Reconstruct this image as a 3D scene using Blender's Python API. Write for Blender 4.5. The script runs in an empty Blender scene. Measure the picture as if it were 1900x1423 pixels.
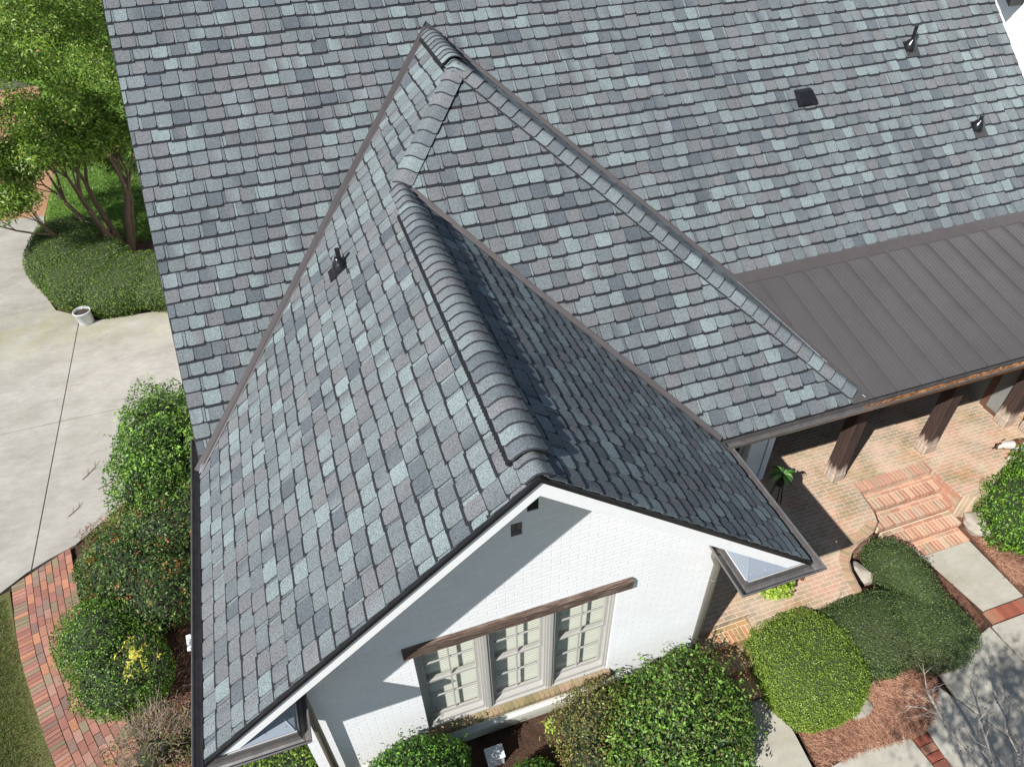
import bpy, bmesh, math, random
import numpy as np
from mathutils import Vector, Matrix
random.seed(7); rng = np.random.default_rng(7)
D = bpy.data; SC = bpy.context.scene; COL = SC.collection

# ---------------------------------------------------------------- camera, sky, sun, exposure
cam = D.cameras.new('camera'); camo = D.objects.new('camera', cam); COL.objects.link(camo); SC.camera = camo
yaw, pitch, roll = 0.3080127, 0.7315810, -0.0247886
cy, sy, cp, sp = math.cos(yaw), math.sin(yaw), math.cos(pitch), math.sin(pitch)
fwd = Vector((sy*cp, cy*cp, -sp)); rt = Vector((cy, -sy, 0)); up = rt.cross(fwd)
r2 = math.cos(roll)*rt + math.sin(roll)*up; u2 = -math.sin(roll)*rt + math.cos(roll)*up
camo.matrix_world = Matrix(((r2.x, u2.x, -fwd.x, 1.99121), (r2.y, u2.y, -fwd.y, -8.60348), (r2.z, u2.z, -fwd.z, 10.17178), (0, 0, 0, 1)))
cam.sensor_width = 36; cam.sensor_fit = 'HORIZONTAL'; cam.lens = 1332.348/1900*36; cam.clip_end = 2000; cam.clip_start = .05
SUN = Vector((1, .6, -1.068)).normalized()
el = math.asin(-SUN.z); az = math.atan2(-SUN.x, -SUN.y)
w = D.worlds.new('World'); SC.world = w; w.use_nodes = True
nt = w.node_tree; sky = nt.nodes.new('ShaderNodeTexSky'); sky.sky_type = 'NISHITA'; sky.sun_disc = False
sky.sun_elevation = el; sky.sun_rotation = az % (2*math.pi); sky.air_density = 1; sky.dust_density = .6; sky.ozone_density = 1.2
nt.links.new(sky.outputs[0], nt.nodes['Background'].inputs[0]); nt.nodes['Background'].inputs[1].default_value = .066
sl = D.lights.new('sun', 'SUN'); sl.energy = 5.0; sl.angle = math.radians(.5); sl.color = (1, .968, .93)
so = D.objects.new('sun', sl); COL.objects.link(so); so.rotation_euler = SUN.to_track_quat('-Z', 'Y').to_euler(); so.location = (-20, -12, 25)
SC.view_settings.view_transform = 'Standard'; SC.view_settings.look = 'None'; SC.view_settings.exposure = 0.54; SC.view_settings.gamma = 1
SC.render.engine = 'CYCLES'
try: SC.cycles.transparent_max_bounces = 12
except Exception: pass

# ---------------------------------------------------------------- materials
def srgb(r, g, b):
    f = lambda c: (c/255/12.92 if c/255 <= .04045 else ((c/255+.055)/1.055)**2.4)
    return (f(r), f(g), f(b))
def jit(c, a, b):
    f = random.uniform(a, b); return tuple(x*f for x in c)
class Mt:
    def __init__(s, name, rough=.8, metal=0, spec=.5):
        s.m = D.materials.new(name); s.m.use_nodes = True; s.nt = s.m.node_tree; s.b = s.nt.nodes['Principled BSDF']
        s.b.inputs['Roughness'].default_value = rough; s.b.inputs['Metallic'].default_value = metal
        s.b.inputs['Specular IOR Level'].default_value = spec
        s.tc = s.nt.nodes.new('ShaderNodeTexCoord').outputs['Object']
    def n(s, t, **k):
        x = s.nt.nodes.new(t)
        for a, v in k.items():
            if a in x.inputs.keys(): x.inputs[a].default_value = v
            else: setattr(x, a, v)
        return x
    def l(s, a, b): s.nt.links.new(a, b)
    def mapping(s, src=None, scale=(1, 1, 1), rot=(0, 0, 0), loc=(0, 0, 0)):
        m = s.nt.nodes.new('ShaderNodeMapping'); m.inputs['Scale'].default_value = scale; m.inputs['Rotation'].default_value = rot
        m.inputs['Location'].default_value = loc; s.l(src or s.tc, m.inputs[0]); return m.outputs[0]
    def noise(s, scale, detail=4, src=None, rough=.6):
        x = s.nt.nodes.new('ShaderNodeTexNoise'); x.inputs['Scale'].default_value = scale; x.inputs['Detail'].default_value = detail
        x.inputs['Roughness'].default_value = rough; s.l(src or s.tc, x.inputs['Vector']); return x.outputs['Fac']
    def ramp(s, fac, stops):
        x = s.nt.nodes.new('ShaderNodeValToRGB'); e = x.color_ramp.elements
        while len(e) < len(stops): e.new(.5)
        for i, (p, c) in enumerate(stops):
            e[i].position = p; e[i].color = (*c, 1) if hasattr(c, '__len__') else (c, c, c, 1)
        s.l(fac, x.inputs[0]); return x.outputs[0]
    def mix(s, fac, a, b, mode='MIX'):
        x = s.nt.nodes.new('ShaderNodeMix'); x.data_type = 'RGBA'; x.blend_type = mode
        for sock, v in ((x.inputs[0], fac), (x.inputs[6], a), (x.inputs[7], b)):
            if isinstance(v, (int, float)): sock.default_value = v
            elif isinstance(v, tuple): sock.default_value = (*v, 1)
            else: s.l(v, sock)
        return x.outputs[2]
    def attr(s, name='tint'):
        x = s.nt.nodes.new('ShaderNodeAttribute'); x.attribute_name = name; return x.outputs['Color']
    def col(s, c):
        if isinstance(c, tuple): s.b.inputs['Base Color'].default_value = (*c, 1)
        else: s.l(c, s.b.inputs['Base Color'])
        return s
    def bump(s, h, st=.3, dist=.01):
        x = s.nt.nodes.new('ShaderNodeBump'); x.inputs['Strength'].default_value = st; x.inputs['Distance'].default_value = dist
        s.l(h, x.inputs['Height']); s.l(x.outputs[0], s.b.inputs['Normal']); return s

def simple(name, c, rough=.7, metal=0, var=.25, scale=8, bump=0, spec=.5, stretch=(1, 1, 1)):
    m = Mt(name, rough, metal, spec); src = m.mapping(scale=stretch)
    a = m.ramp(m.noise(scale, 5, src), [(.25, 1-var), (.75, 1+var*.6)])
    m.col(m.mix(1.0, c, a, 'MULTIPLY'))
    if bump: m.bump(m.noise(scale*6, 4, src), bump, .004)
    return m.m
def attrmat(name, rough=.85, grain=.25, scale=90, spec=.3, bump=.0, big=.1, metal=0):
    m = Mt(name, rough, metal, spec)
    g = m.ramp(m.noise(scale, 3, rough=.8), [(.28, 1-grain), (.72, 1+grain)])
    b = m.ramp(m.noise(1.3, 3), [(.3, 1-big), (.7, 1+big)])
    m.col(m.mix(1.0, m.mix(1.0, m.attr(), g, 'MULTIPLY'), b, 'MULTIPLY'))
    if bump: m.bump(m.noise(scale*.6, 3), bump, .003)
    return m.m

M_shingle = attrmat('asphalt_shingle', .93, 1.0, 105, .25, .6, .05)
M_deck = simple('roof_underlay', (.03, .033, .036), .9)
M_brown = simple('bronze_flashing', srgb(92, 87, 86), .48, .35, .12, 5)
M_mroof = None
M_gut = simple('weathered_bronze_gutter', srgb(128, 125, 124), .38, .55, .3, 9)
M_gutd = simple('dark_bronze_metal', srgb(52, 50, 50), .45, .5, .3, 9)
M_retflash = simple('pale_return_flashing', srgb(158, 168, 180), .28, .45, .05, 3)
M_white = simple('white_trim_paint', (.86, .87, .87), .5, 0, .06, 14)
M_black = simple('black_drip_metal', (.018, .018, .02), .4, .3, .3, 6)
M_boot = simple('black_vent_plastic', (.012, .012, .014), .22, 0, .2, 10)
M_taupe = simple('taupe_window_paint', srgb(170, 168, 163), .55, 0, .06, 8)
M_blind = simple('cream_blind', srgb(200, 201, 190), .6, 0, .03, 8)
M_room = simple('dark_interior', (.02, .02, .02), .9)
M_brickA = attrmat('fired_brick', .9, .22, 60, .25, .5, .12)
M_leaf = None
M_rock = simple('pale_field_stone', srgb(158, 151, 138), .9, 0, .35, 6, .6)
M_pot = simple('white_bucket_plastic', srgb(205, 208, 210), .45, 0, .08, 5)
M_soil = simple('dark_potting_soil', (.05, .035, .025), .95, 0, .5, 40, .8)
M_box = simple('grey_utility_plastic', srgb(190, 196, 200), .5, 0, .05, 5)

def m_mroof():
    m = Mt('standing_seam_metal', .5, .25, .5)
    s = m.mapping(scale=(1, .02, 1)); a = m.ramp(m.noise(30, 2, s), [(.3, .93), (.7, 1.06)])
    b = m.ramp(m.noise(1.5, 4), [(.3, .92), (.7, 1.06)])
    m.col(m.mix(1.0, srgb(88, 85, 85), b, 'MULTIPLY')); return m.m
M_mroof = m_mroof()

def m_paintbrick(axis):
    m = Mt('painted_brick_' + axis, .62, 0, .3)
    sep = m.n('ShaderNodeSeparateXYZ'); m.l(m.tc, sep.inputs[0]); cmb = m.n('ShaderNodeCombineXYZ')
    m.l(sep.outputs['X' if axis == 'x' else 'Y'], cmb.inputs[0]); m.l(sep.outputs['Z'], cmb.inputs[1])
    br = m.n('ShaderNodeTexBrick'); m.l(cmb.outputs[0], br.inputs['Vector'])
    br.inputs['Scale'].default_value = 1; br.inputs['Brick Width'].default_value = .21; br.inputs['Row Height'].default_value = .07
    br.inputs['Mortar Size'].default_value = .006; br.inputs['Mortar Smooth'].default_value = .6
    br.inputs['Color1'].default_value = (.88, .89, .90, 1); br.inputs['Color2'].default_value = (.85, .86, .875, 1); br.inputs['Mortar'].default_value = (.81, .825, .84, 1)
    sp = m.ramp(m.noise(23, 2), [(.0, 1), (.735, 1), (.78, .45)])
    st = m.ramp(m.noise(.8, 5), [(.3, .95), (.7, 1.02)])
    # mossy dirt low on the wall
    zr = m.ramp(sep.outputs['Z'], [(0.0, (.50, .49, .40)), (.3, (.82, .80, .70)), (.6, (1, 1, 1))])
    m.col(m.mix(1.0, m.mix(1.0, m.mix(1.0, br.outputs['Color'], sp, 'MULTIPLY'), st, 'MULTIPLY'), zr, 'MULTIPLY'))
    inv = m.ramp(br.outputs['Fac'], [(0, 1), (1, 0)]); h = m.mix(.25, inv, m.noise(70, 4)); m.bump(h, .5, .006)
    return m.m
M_pbx = m_paintbrick('x'); M_pby = m_paintbrick('y')

def m_patio():
    m = Mt('porch_brick_paving', .85, 0, .3)
    wv = m.n('ShaderNodeTexNoise', Scale=3.0, Detail=2.0); m.l(m.tc, wv.inputs['Vector'])
    vm = m.n('ShaderNodeVectorMath', operation='MULTIPLY_ADD'); m.l(wv.outputs['Color'], vm.inputs[0]); vm.inputs[1].default_value = (.012, .012, 0); m.l(m.tc, vm.inputs[2])
    def brick(c1, c2, mo, off=0):
        br = m.n('ShaderNodeTexBrick'); m.l(vm.outputs[0], br.inputs['Vector'])
        br.inputs['Scale'].default_value = 1; br.inputs['Brick Width'].default_value = .207; br.inputs['Row Height'].default_value = .070
        br.inputs['Mortar Size'].default_value = .0045; br.inputs['Mortar Smooth'].default_value = .25; br.inputs['Bias'].default_value = off
        br.inputs['Color1'].default_value = (*c1, 1); br.inputs['Color2'].default_value = (*c2, 1); br.inputs['Mortar'].default_value = (*mo, 1); return br
    mo = srgb(214, 196, 172)
    b1 = brick(srgb(184, 140, 118), srgb(158, 142, 118), mo); 
    b2 = brick(srgb(170, 142, 120), srgb(142, 132, 112), mo, .1)
    f = m.ramp(m.noise(.9, 5), [(.42, 0), (.58, 1)])
    c = m.mix(f, b1.outputs['Color'], b2.outputs['Color'])
    moss = m.ramp(m.noise(1.7, 6), [(.5, (1, 1, 1)), (.72, (.78, .74, .50))])
    dust = m.ramp(m.noise(1.6, 6), [(.42, 0), (.72, .6)])
    c = m.mix(1.0, c, moss, 'MULTIPLY'); c = m.mix(dust, c, srgb(214, 190, 168))
    g = m.ramp(m.noise(45, 4), [(.3, .86), (.7, 1.1)])
    m.col(m.mix(1.0, c, g, 'MULTIPLY')); inv = m.ramp(b1.outputs['Fac'], [(0, 1), (1, 0)]); m.bump(m.mix(.3, inv, m.noise(60, 3)), .6, .006)
    return m.m
M_patio = m_patio()

def m_concrete(name, base, stain, green=0.0):
    m = Mt(name, .88, 0, .25)
    src = m.mapping(scale=(.8, 1.1, 1))
    a = m.ramp(m.noise(1.1, 10, src, .72), [(.33, stain), (.62, base)])
    g = m.ramp(m.noise(60, 6, rough=.85), [(.3, .80), (.7, 1.14)])
    s = m.ramp(m.noise(5, 6, m.mapping(scale=(1, 2.2, 1))), [(.3, .9), (.7, 1.05)])
    c = m.mix(1.0, m.mix(1.0, a, g, 'MULTIPLY'), s, 'MULTIPLY')
    if green:
        sep = m.n('ShaderNodeSeparateXYZ'); m.l(m.tc, sep.inputs[0])
        ys = m.ramp(m.n('ShaderNodeMapRange').outputs[0], [(0, 0), (1, 1)]) if False else None
        mr = m.n('ShaderNodeMapRange'); m.l(sep.outputs['Y'], mr.inputs[0]); mr.inputs[1].default_value = 5.9; mr.inputs[2].default_value = 7.6
        f = m.n('ShaderNodeMath', operation='MULTIPLY'); m.l(mr.outputs[0], f.inputs[0]); m.l(m.ramp(m.noise(2, 5), [(.35, 0), (.65, .5)]), f.inputs[1])
        mr2 = m.n('ShaderNodeMapRange'); m.l(sep.outputs['Y'], mr2.inputs[0]); mr2.inputs[1].default_value = 9.0; mr2.inputs[2].default_value = 8.0
        f2 = m.n('ShaderNodeMath', operation='MULTIPLY'); m.l(f.outputs[0], f2.inputs[0]); m.l(mr2.outputs[0], f2.inputs[1])
        c = m.mix(f2.outputs[0], c, srgb(140, 141, 92))
    m.col(c); m.bump(m.noise(90, 4), .3, .003); return m.m
M_drive = m_concrete('driveway_concrete', srgb(170, 166, 158), srgb(146, 142, 133), 1)
M_walk = m_concrete('walkway_concrete', srgb(178, 174, 162), srgb(160, 155, 140))

def m_lawn():
    m = Mt('lawn_grass', .9, 0, .2)
    a = m.ramp(m.noise(3.5, 6), [(.3, srgb(80, 112, 40)), (.7, srgb(114, 146, 58))])
    g = m.ramp(m.noise(60, 4), [(.3, .7), (.7, 1.25)])
    m.col(m.mix(1.0, a, g, 'MULTIPLY')); m.bump(m.noise(80, 4), .8, .02); return m.m
M_lawn = m_lawn()
def m_ground(name, c1, c2, sc=6):
    m = Mt(name, .95, 0, .15); a = m.ramp(m.noise(sc, 8, rough=.7), [(.3, c1), (.7, c2)]); g = m.ramp(m.noise(70, 4), [(.3, .6), (.7, 1.3)])
    m.col(m.mix(1.0, a, g, 'MULTIPLY')); m.bump(m.noise(40, 6), 1, .03); return m.m
M_earth = m_ground('bare_mulch_earth', srgb(58, 44, 36), srgb(92, 70, 58))
M_gravel = m_ground('tan_wood_chip', srgb(150, 112, 84), srgb(190, 150, 118), 12)
M_dirtgrass = m_ground('thin_grass_soil', srgb(96, 90, 62), srgb(104, 112, 62), 3)

def m_leaf():
    m = Mt('leaf_blades', .42, 0, .45); c = m.attr(); g = m.ramp(m.noise(30, 2), [(.3, .85), (.7, 1.12)]); cc = m.mix(1.0, c, g, 'MULTIPLY'); m.col(cc)
    tr = m.n('ShaderNodeBsdfTranslucent'); tc = m.mix(1.0, cc, (1.25, 1.35, .55), 'MULTIPLY'); m.l(tc, tr.inputs[0])
    mx = m.n('ShaderNodeMixShader'); mx.inputs[0].default_value = .28; m.l(m.b.outputs[0], mx.inputs[1]); m.l(tr.outputs[0], mx.inputs[2])
    m.l(mx.outputs[0], m.nt.nodes['Material Output'].inputs[0]); return m.m
M_leaf = m_leaf()
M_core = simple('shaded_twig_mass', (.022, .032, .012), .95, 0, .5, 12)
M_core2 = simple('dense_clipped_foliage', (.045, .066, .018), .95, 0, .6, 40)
M_twig = simple('brown_bark', srgb(100, 82, 66), .85, 0, .3, 9, .6, stretch=(1, 1, .2))
M_pale = simple('pale_grey_bark', srgb(164, 157, 148), .8, 0, .2, 20, .4)
M_straw = attrmat('pine_straw', .8, .15, 30, .3, 0, .2)

def m_wood(name, c, foot=None):
    m = Mt(name, .78, 0, .25); s = m.mapping(scale=(14, 14, .8)); a = m.ramp(m.noise(3, 6, s), [(.3, .55), (.7, 1.35)])
    cc = m.mix(1.0, c, a, 'MULTIPLY')
    if foot:
        sep = m.n('ShaderNodeSeparateXYZ'); m.l(m.tc, sep.inputs[0])
        ad = m.n('ShaderNodeMath', operation='ADD'); m.l(sep.outputs['Z'], ad.inputs[0])
        nz = m.n('ShaderNodeMath', operation='MULTIPLY_ADD'); m.l(m.noise(4, 4, m.mapping(scale=(4, 4, .6))), nz.inputs[0]); nz.inputs[1].default_value = .5; nz.inputs[2].default_value = -.25
        m.l(nz.outputs[0], ad.inputs[1]); f = m.ramp(ad.outputs[0], [(foot, 1), (foot+.13, 0)]); cc = m.mix(f, cc, m.mix(1.0, srgb(168, 152, 138), a, 'MULTIPLY'))
    m.col(cc); m.bump(m.noise(6, 5, s), .5, .01); return m.m
M_post = m_wood('stained_post_timber', srgb(64, 50, 45), .80)
M_lint = Mt('weathered_lintel_timber', .85, 0, .2)
_s = M_lint.mapping(scale=(1.2, 16, 16)); M_lint.col(M_lint.ramp(M_lint.noise(3.2, 7, _s, .7), [(.3, srgb(58, 46, 42)), (.5, srgb(92, 76, 68)), (.68, srgb(140, 126, 112))]))
M_lint.bump(M_lint.noise(5, 6, _s), .9, .012); M_lint = M_lint.m

def m_glass(name, tint=(.96, .97, .95)):
    m = Mt(name, .03, 0, .5); tr = m.n('ShaderNodeBsdfTransparent'); tr.inputs[0].default_value = (*tint, 1)
    gl = m.n('ShaderNodeBsdfGlossy'); gl.inputs['Roughness'].default_value = .02
    lw = m.n('ShaderNodeLayerWeight'); lw.inputs[0].default_value = .3; fr = m.n('ShaderNodeMath', operation='MULTIPLY_ADD'); m.l(lw.outputs['Facing'], fr.inputs[0]); fr.inputs[1].default_value = .16; fr.inputs[2].default_value = .02; mx = m.n('ShaderNodeMixShader')
    m.l(fr.outputs[0], mx.inputs[0]); m.l(tr.outputs[0], mx.inputs[1]); m.l(gl.outputs[0], mx.inputs[2]); m.l(mx.outputs[0], m.nt.nodes['Material Output'].inputs[0]); return m.m
M_glass = m_glass('window_glass')
M_dglass = simple('dark_door_glass', srgb(120, 122, 118), .12, 0, .05, 3)

# ---------------------------------------------------------------- mesh helpers
class MB:
    def __init__(s): s.v = []; s.f = []; s.c = []; s.q = False
    def add(s, vs, fs, col=None):
        o = len(s.v); s.v += [tuple(p) for p in vs]; s.f += [tuple(i+o for i in f) for f in fs]
        if col is None: col = (1, 1, 1)
        if len(col) == len(vs) and hasattr(col[0], '__len__'): s.c += [tuple(c) for c in col]
        else: s.c += [tuple(col)]*len(vs)
    def box(s, x0, y0, z0, x1, y1, z1, col=None, R=None, O=None):
        vs = [(x, y, z) for z in (z0, z1) for y in (y0, y1) for x in (x0, x1)]
        if R is not None: vs = [tuple((R @ Vector(p)) + (O or Vector((0, 0, 0)))) for p in vs]
        s.add(vs, [(0, 2, 3, 1), (4, 5, 7, 6), (0, 1, 5, 4), (2, 6, 7, 3), (0, 4, 6, 2), (1, 3, 7, 5)], col)
    def prism(s, pts, z0, z1, col=None):      # pts in XY counter-clockwise
        n = len(pts); vs = [(x, y, z0) for x, y in pts]+[(x, y, z1) for x, y in pts]
        s.add(vs, [tuple(range(n-1, -1, -1)), tuple(range(n, 2*n))]+[(i, (i+1) % n, n+(i+1) % n, n+i) for i in range(n)], col)
    def extr(s, pts, d, col=None):            # 3D polygon pts extruded by vector d
        n = len(pts); d = Vector(d); vs = [tuple(p) for p in pts]+[tuple(Vector(p)+d) for p in pts]
        s.add(vs, [tuple(range(n)), tuple(range(2*n-1, n-1, -1))]+[(i, n+i, n+(i+1) % n, (i+1) % n) for i in range(n)], col)
    def tube(s, path, radii, n=8, col=None, cap=True):
        path = [Vector(p) for p in path]; o = len(s.v); vs = []; fs = []
        prev = None
        for i, p in enumerate(path):
            t = (path[min(i+1, len(path)-1)]-path[max(i-1, 0)]).normalized()
            a = (prev - t*prev.dot(t)) if prev is not None else t.orthogonal()
            a = a.normalized() if a.length > 1e-6 else t.orthogonal().normalized(); prev = a; b = t.cross(a)
            r = radii[i] if hasattr(radii, '__len__') else radii
            vs += [tuple(p+(a*math.cos(k/n*2*math.pi)+b*math.sin(k/n*2*math.pi))*r) for k in range(n)]
        for i in range(len(path)-1):
            fs += [(i*n+k, i*n+(k+1) % n, (i+1)*n+(k+1) % n, (i+1)*n+k) for k in range(n)]
        if cap: fs += [tuple(range(n-1, -1, -1)), tuple(range((len(path)-1)*n, len(path)*n))]
        s.add(vs, fs, col)
    def build(s, name, mat, parent=None, smooth=False, kind=None, bevel=0):
        me = D.meshes.new(name); me.from_pydata(s.v, [], s.f); me.materials.append(mat)
        at = me.color_attributes.new('tint', 'FLOAT_COLOR', 'POINT')
        a = np.ones((len(s.v), 4), np.float32); a[:, :3] = np.array(s.c, np.float32).reshape(-1, 3); at.data.foreach_set('color', a.ravel())
        if smooth: me.polygons.foreach_set('use_smooth', [True]*len(me.polygons))
        o = D.objects.new(name, me); COL.objects.link(o)
        if parent is not None: o.parent = parent
        if kind: o['kind'] = kind
        if bevel:
            b = o.modifiers.new('bevel', 'BEVEL'); b.width = bevel; b.segments = 2; b.limit_method = 'ANGLE'
        me.update(); return o
def tag(o, label, cat, group=None, kind=None):
    o['label'] = label; o['category'] = cat
    if group: o['group'] = group
    if kind: o['kind'] = kind
    return o
def empty(name, loc=(0, 0, 0), rz=0):
    o = D.objects.new(name, None); COL.objects.link(o); o.location = loc; o.rotation_euler = (0, 0, rz); o.empty_display_size = .2; return o
def up(o): bpy.context.view_layer.update()
def clip(poly, hps):                        # half planes (a,b,c): a*u+b*v >= c
    for a, b, c in hps:
        out = []
        for i in range(len(poly)):
            p, q = poly[i], poly[(i+1) % len(poly)]; dp = a*p[0]+b*p[1]-c; dq = a*q[0]+b*q[1]-c
            if dp >= 0: out.append(p)
            if dp*dq < 0: t = dp/(dp-dq); out.append((p[0]+(q[0]-p[0])*t, p[1]+(q[1]-p[1])*t))
        poly = out
        if len(poly) < 3: return []
    return poly
def area(p): return .5*sum(p[i][0]*p[(i+1) % len(p)][1]-p[(i+1) % len(p)][0]*p[i][1] for i in range(len(p)))

# ---------------------------------------------------------------- roof geometry (metres)
m = 10/12; S2 = math.sqrt(1+m*m); EZ = 3.1
XG, Y0, YF, YG, XH = 3.3086, -1.3383, -3.1150, -5.1237, 4.5
ZH = .5587; YR = 6.4; XW = 15.2; YC = YF+XG
house = empty('brick_house', (4, 0, 0)); HL = Vector((4, 0, 0))
class Sub:                                  # meshes are written in world coordinates, children offset back
    pass
def part(mb, name, mat, parent=house, label=None, **k):
    o = mb.build(name, mat, None, **k); o.parent = parent
    base = Vector((0, 0, 0)); q = parent
    while q is not None: base += q.location; q = q.parent
    o.data.transform(Matrix.Translation(-base))
    if label: o['label'] = label
    return o
tag(house, 'white painted brick house under steep grey shingle roofs with a dark metal porch roof', 'house')

PAL = dict(l=srgb(115, 126, 127), g=srgb(101, 108, 110), b=srgb(102, 104, 106), d=srgb(85, 91, 96), m=srgb(108, 116, 118), k=srgb(93, 99, 102))
def tabcol():
    c = PAL[random.choices('lgbdmk', [.16, .25, .22, .09, .16, .12])[0]]; f = random.uniform(.93, 1.07)
    return tuple(x*f for x in c)
EXP = .2104
def shingles(name, O, U, V, regs, u0, u1, v1, vstart=0, jag=True):
    O, U, V = Vector(O), Vector(U).normalized(), Vector(V).normalized(); N = U.cross(V)
    mb = MB(); bd = MB()
    def place(poly, hf, cf, th, B):
        if len(poly) < 3 or abs(area(poly)) < 2e-5: return
        if area(poly) < 0: poly = poly[::-1]
        n = len(poly); top = [O+U*p[0]+V*p[1]+N*hf(p) for p in poly]
        bot = [q-N*th for q in top]; cols = [cf(p) for p in poly]
        B.add(top+bot, [tuple(range(n))]+[(n+i, n+(i+1) % n, (i+1) % n, i) for i in range(n)], cols+[tuple(x*.55 for x in c) for c in cols])
    nrow = int(v1/EXP)+2
    for r in range(nrow):
        vb = vstart+r*EXP; u = u0-random.random()*.3
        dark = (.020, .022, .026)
        while u < u1:
            w_ = random.choice((.214, .222, .229, .236, .205)); gap = .009; drop = random.choice((0, 0, 0, .006, .012, .018))
            ub, ue = u, u+w_; v0 = vb+drop; vt = vb+EXP+.028
            c0 = tabcol(); c1 = tabcol() if random.random() < .30 else jit(c0, .90, 1.10); flip = random.random() < .5
            if flip: c0, c1 = c1, c0
            rr = .034+random.random()*.01
            sliver = random.random() < .38
            if sliver:
                sw = random.uniform(.022, .04); side = random.random() < .6
                sc_ = tabcol(); a0, a1 = (ue-sw, ue) if side else (ub, ub+sw)
                sl_ = [(a0, v0+.004), (a1, v0+.004), (a1, vt), (a0, vt)]
                for hp in regs: place(clip(sl_, hp), lambda p: .004+(vt-p[1])/(.24)*.011, lambda p: sc_, .006, mb)
                if side: ue2, ub2 = ue-sw-.005, ub
                else: ue2, ub2 = ue, ub+sw+.005
            else: ub2, ue2 = ub, ue
            arc = [(.29, .0)]
            P = [(ub2, v0+rr), (ub2+rr*.2, v0+rr*.35), (ub2+rr*.5, v0+rr*.08), (ub2+rr, v0), (ue2-rr, v0), (ue2-rr*.5, v0+rr*.08), (ue2-rr*.2, v0+rr*.35), (ue2, v0+rr), (ue2, vt), (ub2, vt)]
            thk = random.uniform(.014, .019)
            hf = lambda p: .006+(vt-p[1])/(.24)*thk
            cf = lambda p: tuple(c0[i]+(c1[i]-c0[i])*min(1, max(0, ((p[0]-ub2)/(ue2-ub2)-.25)*2)) for i in range(3))
            for hp in regs: place(clip(P, hp), hf, cf, .0085, mb)
            # printed shadow band below the butts, with the butts' cast shade painted in too
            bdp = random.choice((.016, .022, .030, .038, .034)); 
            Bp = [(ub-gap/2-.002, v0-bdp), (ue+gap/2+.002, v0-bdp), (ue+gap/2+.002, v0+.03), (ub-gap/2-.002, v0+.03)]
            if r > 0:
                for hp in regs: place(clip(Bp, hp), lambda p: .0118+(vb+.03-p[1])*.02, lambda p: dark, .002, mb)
            u = ue+gap
    o = part(mb, 'shingle_slope', M_shingle); o['label'] = name
    return o
def deck(pts, name='roof_deck', th=.05, mat=None):
    mb = MB(); n = (Vector(pts[1])-Vector(pts[0])).cross(Vector(pts[2])-Vector(pts[0])).normalized()
    if n.z < 0: n = -n; pts = pts[::-1]
    mb.extr(pts, -n*th); return part(mb, name, mat or M_deck)
zt = lambda y: EZ+m*(y-Y0)
e = .055
# M : main slope (faces -Y)
MH = [(1, 0, 0.0), (-1, 0, -XH), (-S2, 1, e*2.2), (0, -1, -(YR-Y0)*S2)]
MHr = [(1, 0, XH), (-1, 0, -XW), (S2, 1, S2*2*XH+e*2.2), (0, -1, -(YR-Y0)*S2), (0, 1, ZH*S2/m+.155)]
shingles('main slope of grey shingles rising behind the gables', (0, Y0, EZ), (1, 0, 0), (0, 1, m), [MH, MHr], 0, XW, (YR-Y0)*S2, vstart=ZH*S2/m+.165-EXP*4)
dm = []
deck([(0, Y0, EZ), (XH, Y0+XH, EZ+m*XH), (XH, YR, zt(YR)), (0, YR, zt(YR))])
deck([(XH, Y0+XH, EZ+m*XH), (2*XH-ZH/m, Y0+ZH/m, EZ+ZH), (XW, Y0+ZH/m, EZ+ZH), (XW, YR, zt(YR)), (XH, YR, zt(YR))])
deck([(0, YR, zt(YR)), (XW, YR, zt(YR)), (XW, YR+6, zt(YR)-6*m), (0, YR+6, zt(YR)-6*m)])
# L : left slope (faces -X)
Lr1 = [(1, 0, -YC), (0, -1, -(XG-.03)*S2), (-1, 0, YG), (1, 1/S2, -Y0+e*1.6), (0, 1, -.01)]
Lr2 = [(-1, 0, YC), (1, 1/S2, -Y0+e*1.6), (-1, -1/S2, YF), (0, -1, -XH*S2)]
Lr2[1] = (1, 1/S2, -1e9); 
# valley with M : y <= Y0 + x  ->  -u <= Y0 + v/S2
Lr1[3] = (1, 1/S2, -Y0+e*1.6); Lr2[1] = (1, 1/S2, -Y0+e*1.6)
# hip with F : x <= y-YF -> v/S2 <= -u-YF
shingles('left slope shared by the front gable and the hip', (0, 0, EZ), (0, -1, 0), (1, 0, m), [Lr1, [(-1, 0, YC), (1, 1/S2, -Y0+e*1.6), (-1, -1/S2, YF+.03), (0, -1, -(XH-.03)*S2)]], -4.0, 5.3, XH*S2, vstart=-.015)
deck([(0, YG, EZ), (0, Y0, EZ), (XG, Y0+XG, EZ+m*XG), (XG, YG, EZ+m*XG)])
deck([(XG, YC, EZ+m*XG), (XG, Y0+XG, EZ+m*XG), (XH, Y0+XH, EZ+m*XH), (XH, YF+XH, EZ+m*XH)])
# R : right slope of the front gable
shingles('right slope of the front gable', (2*XG, 0, EZ), (0, 1, 0), (-1, 0, m), [[(0, -1, -(XG-.03)*S2), (1, 0, YG), (-1, 1/S2, -YF+e*1.6), (0, 1, -.01)]], -5.2, 1.0, XG*S2, vstart=-.015)
deck([(2*XG, YG, EZ), (2*XG, YF, EZ), (XG, YC, EZ+m*XG), (XG, YG, EZ+m*XG)])
# F : front hip slope
shingles('front hip slope above the porch corner', (0, YF, EZ), (1, 0, 0), (0, 1, m), [[(1, 1/S2, 2*XG+e*1.6), (-1, -1/S2, -2*XH+.03), (1, -1/S2, .03), (0, 1, -.01)]], 3, 9.2, XH*S2, vstart=-.015)
deck([(2*XG, YF, EZ), (2*XH, YF, EZ), (XH, YF+XH, EZ+m*XH), (XG, YC, EZ+m*XG)])
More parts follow.
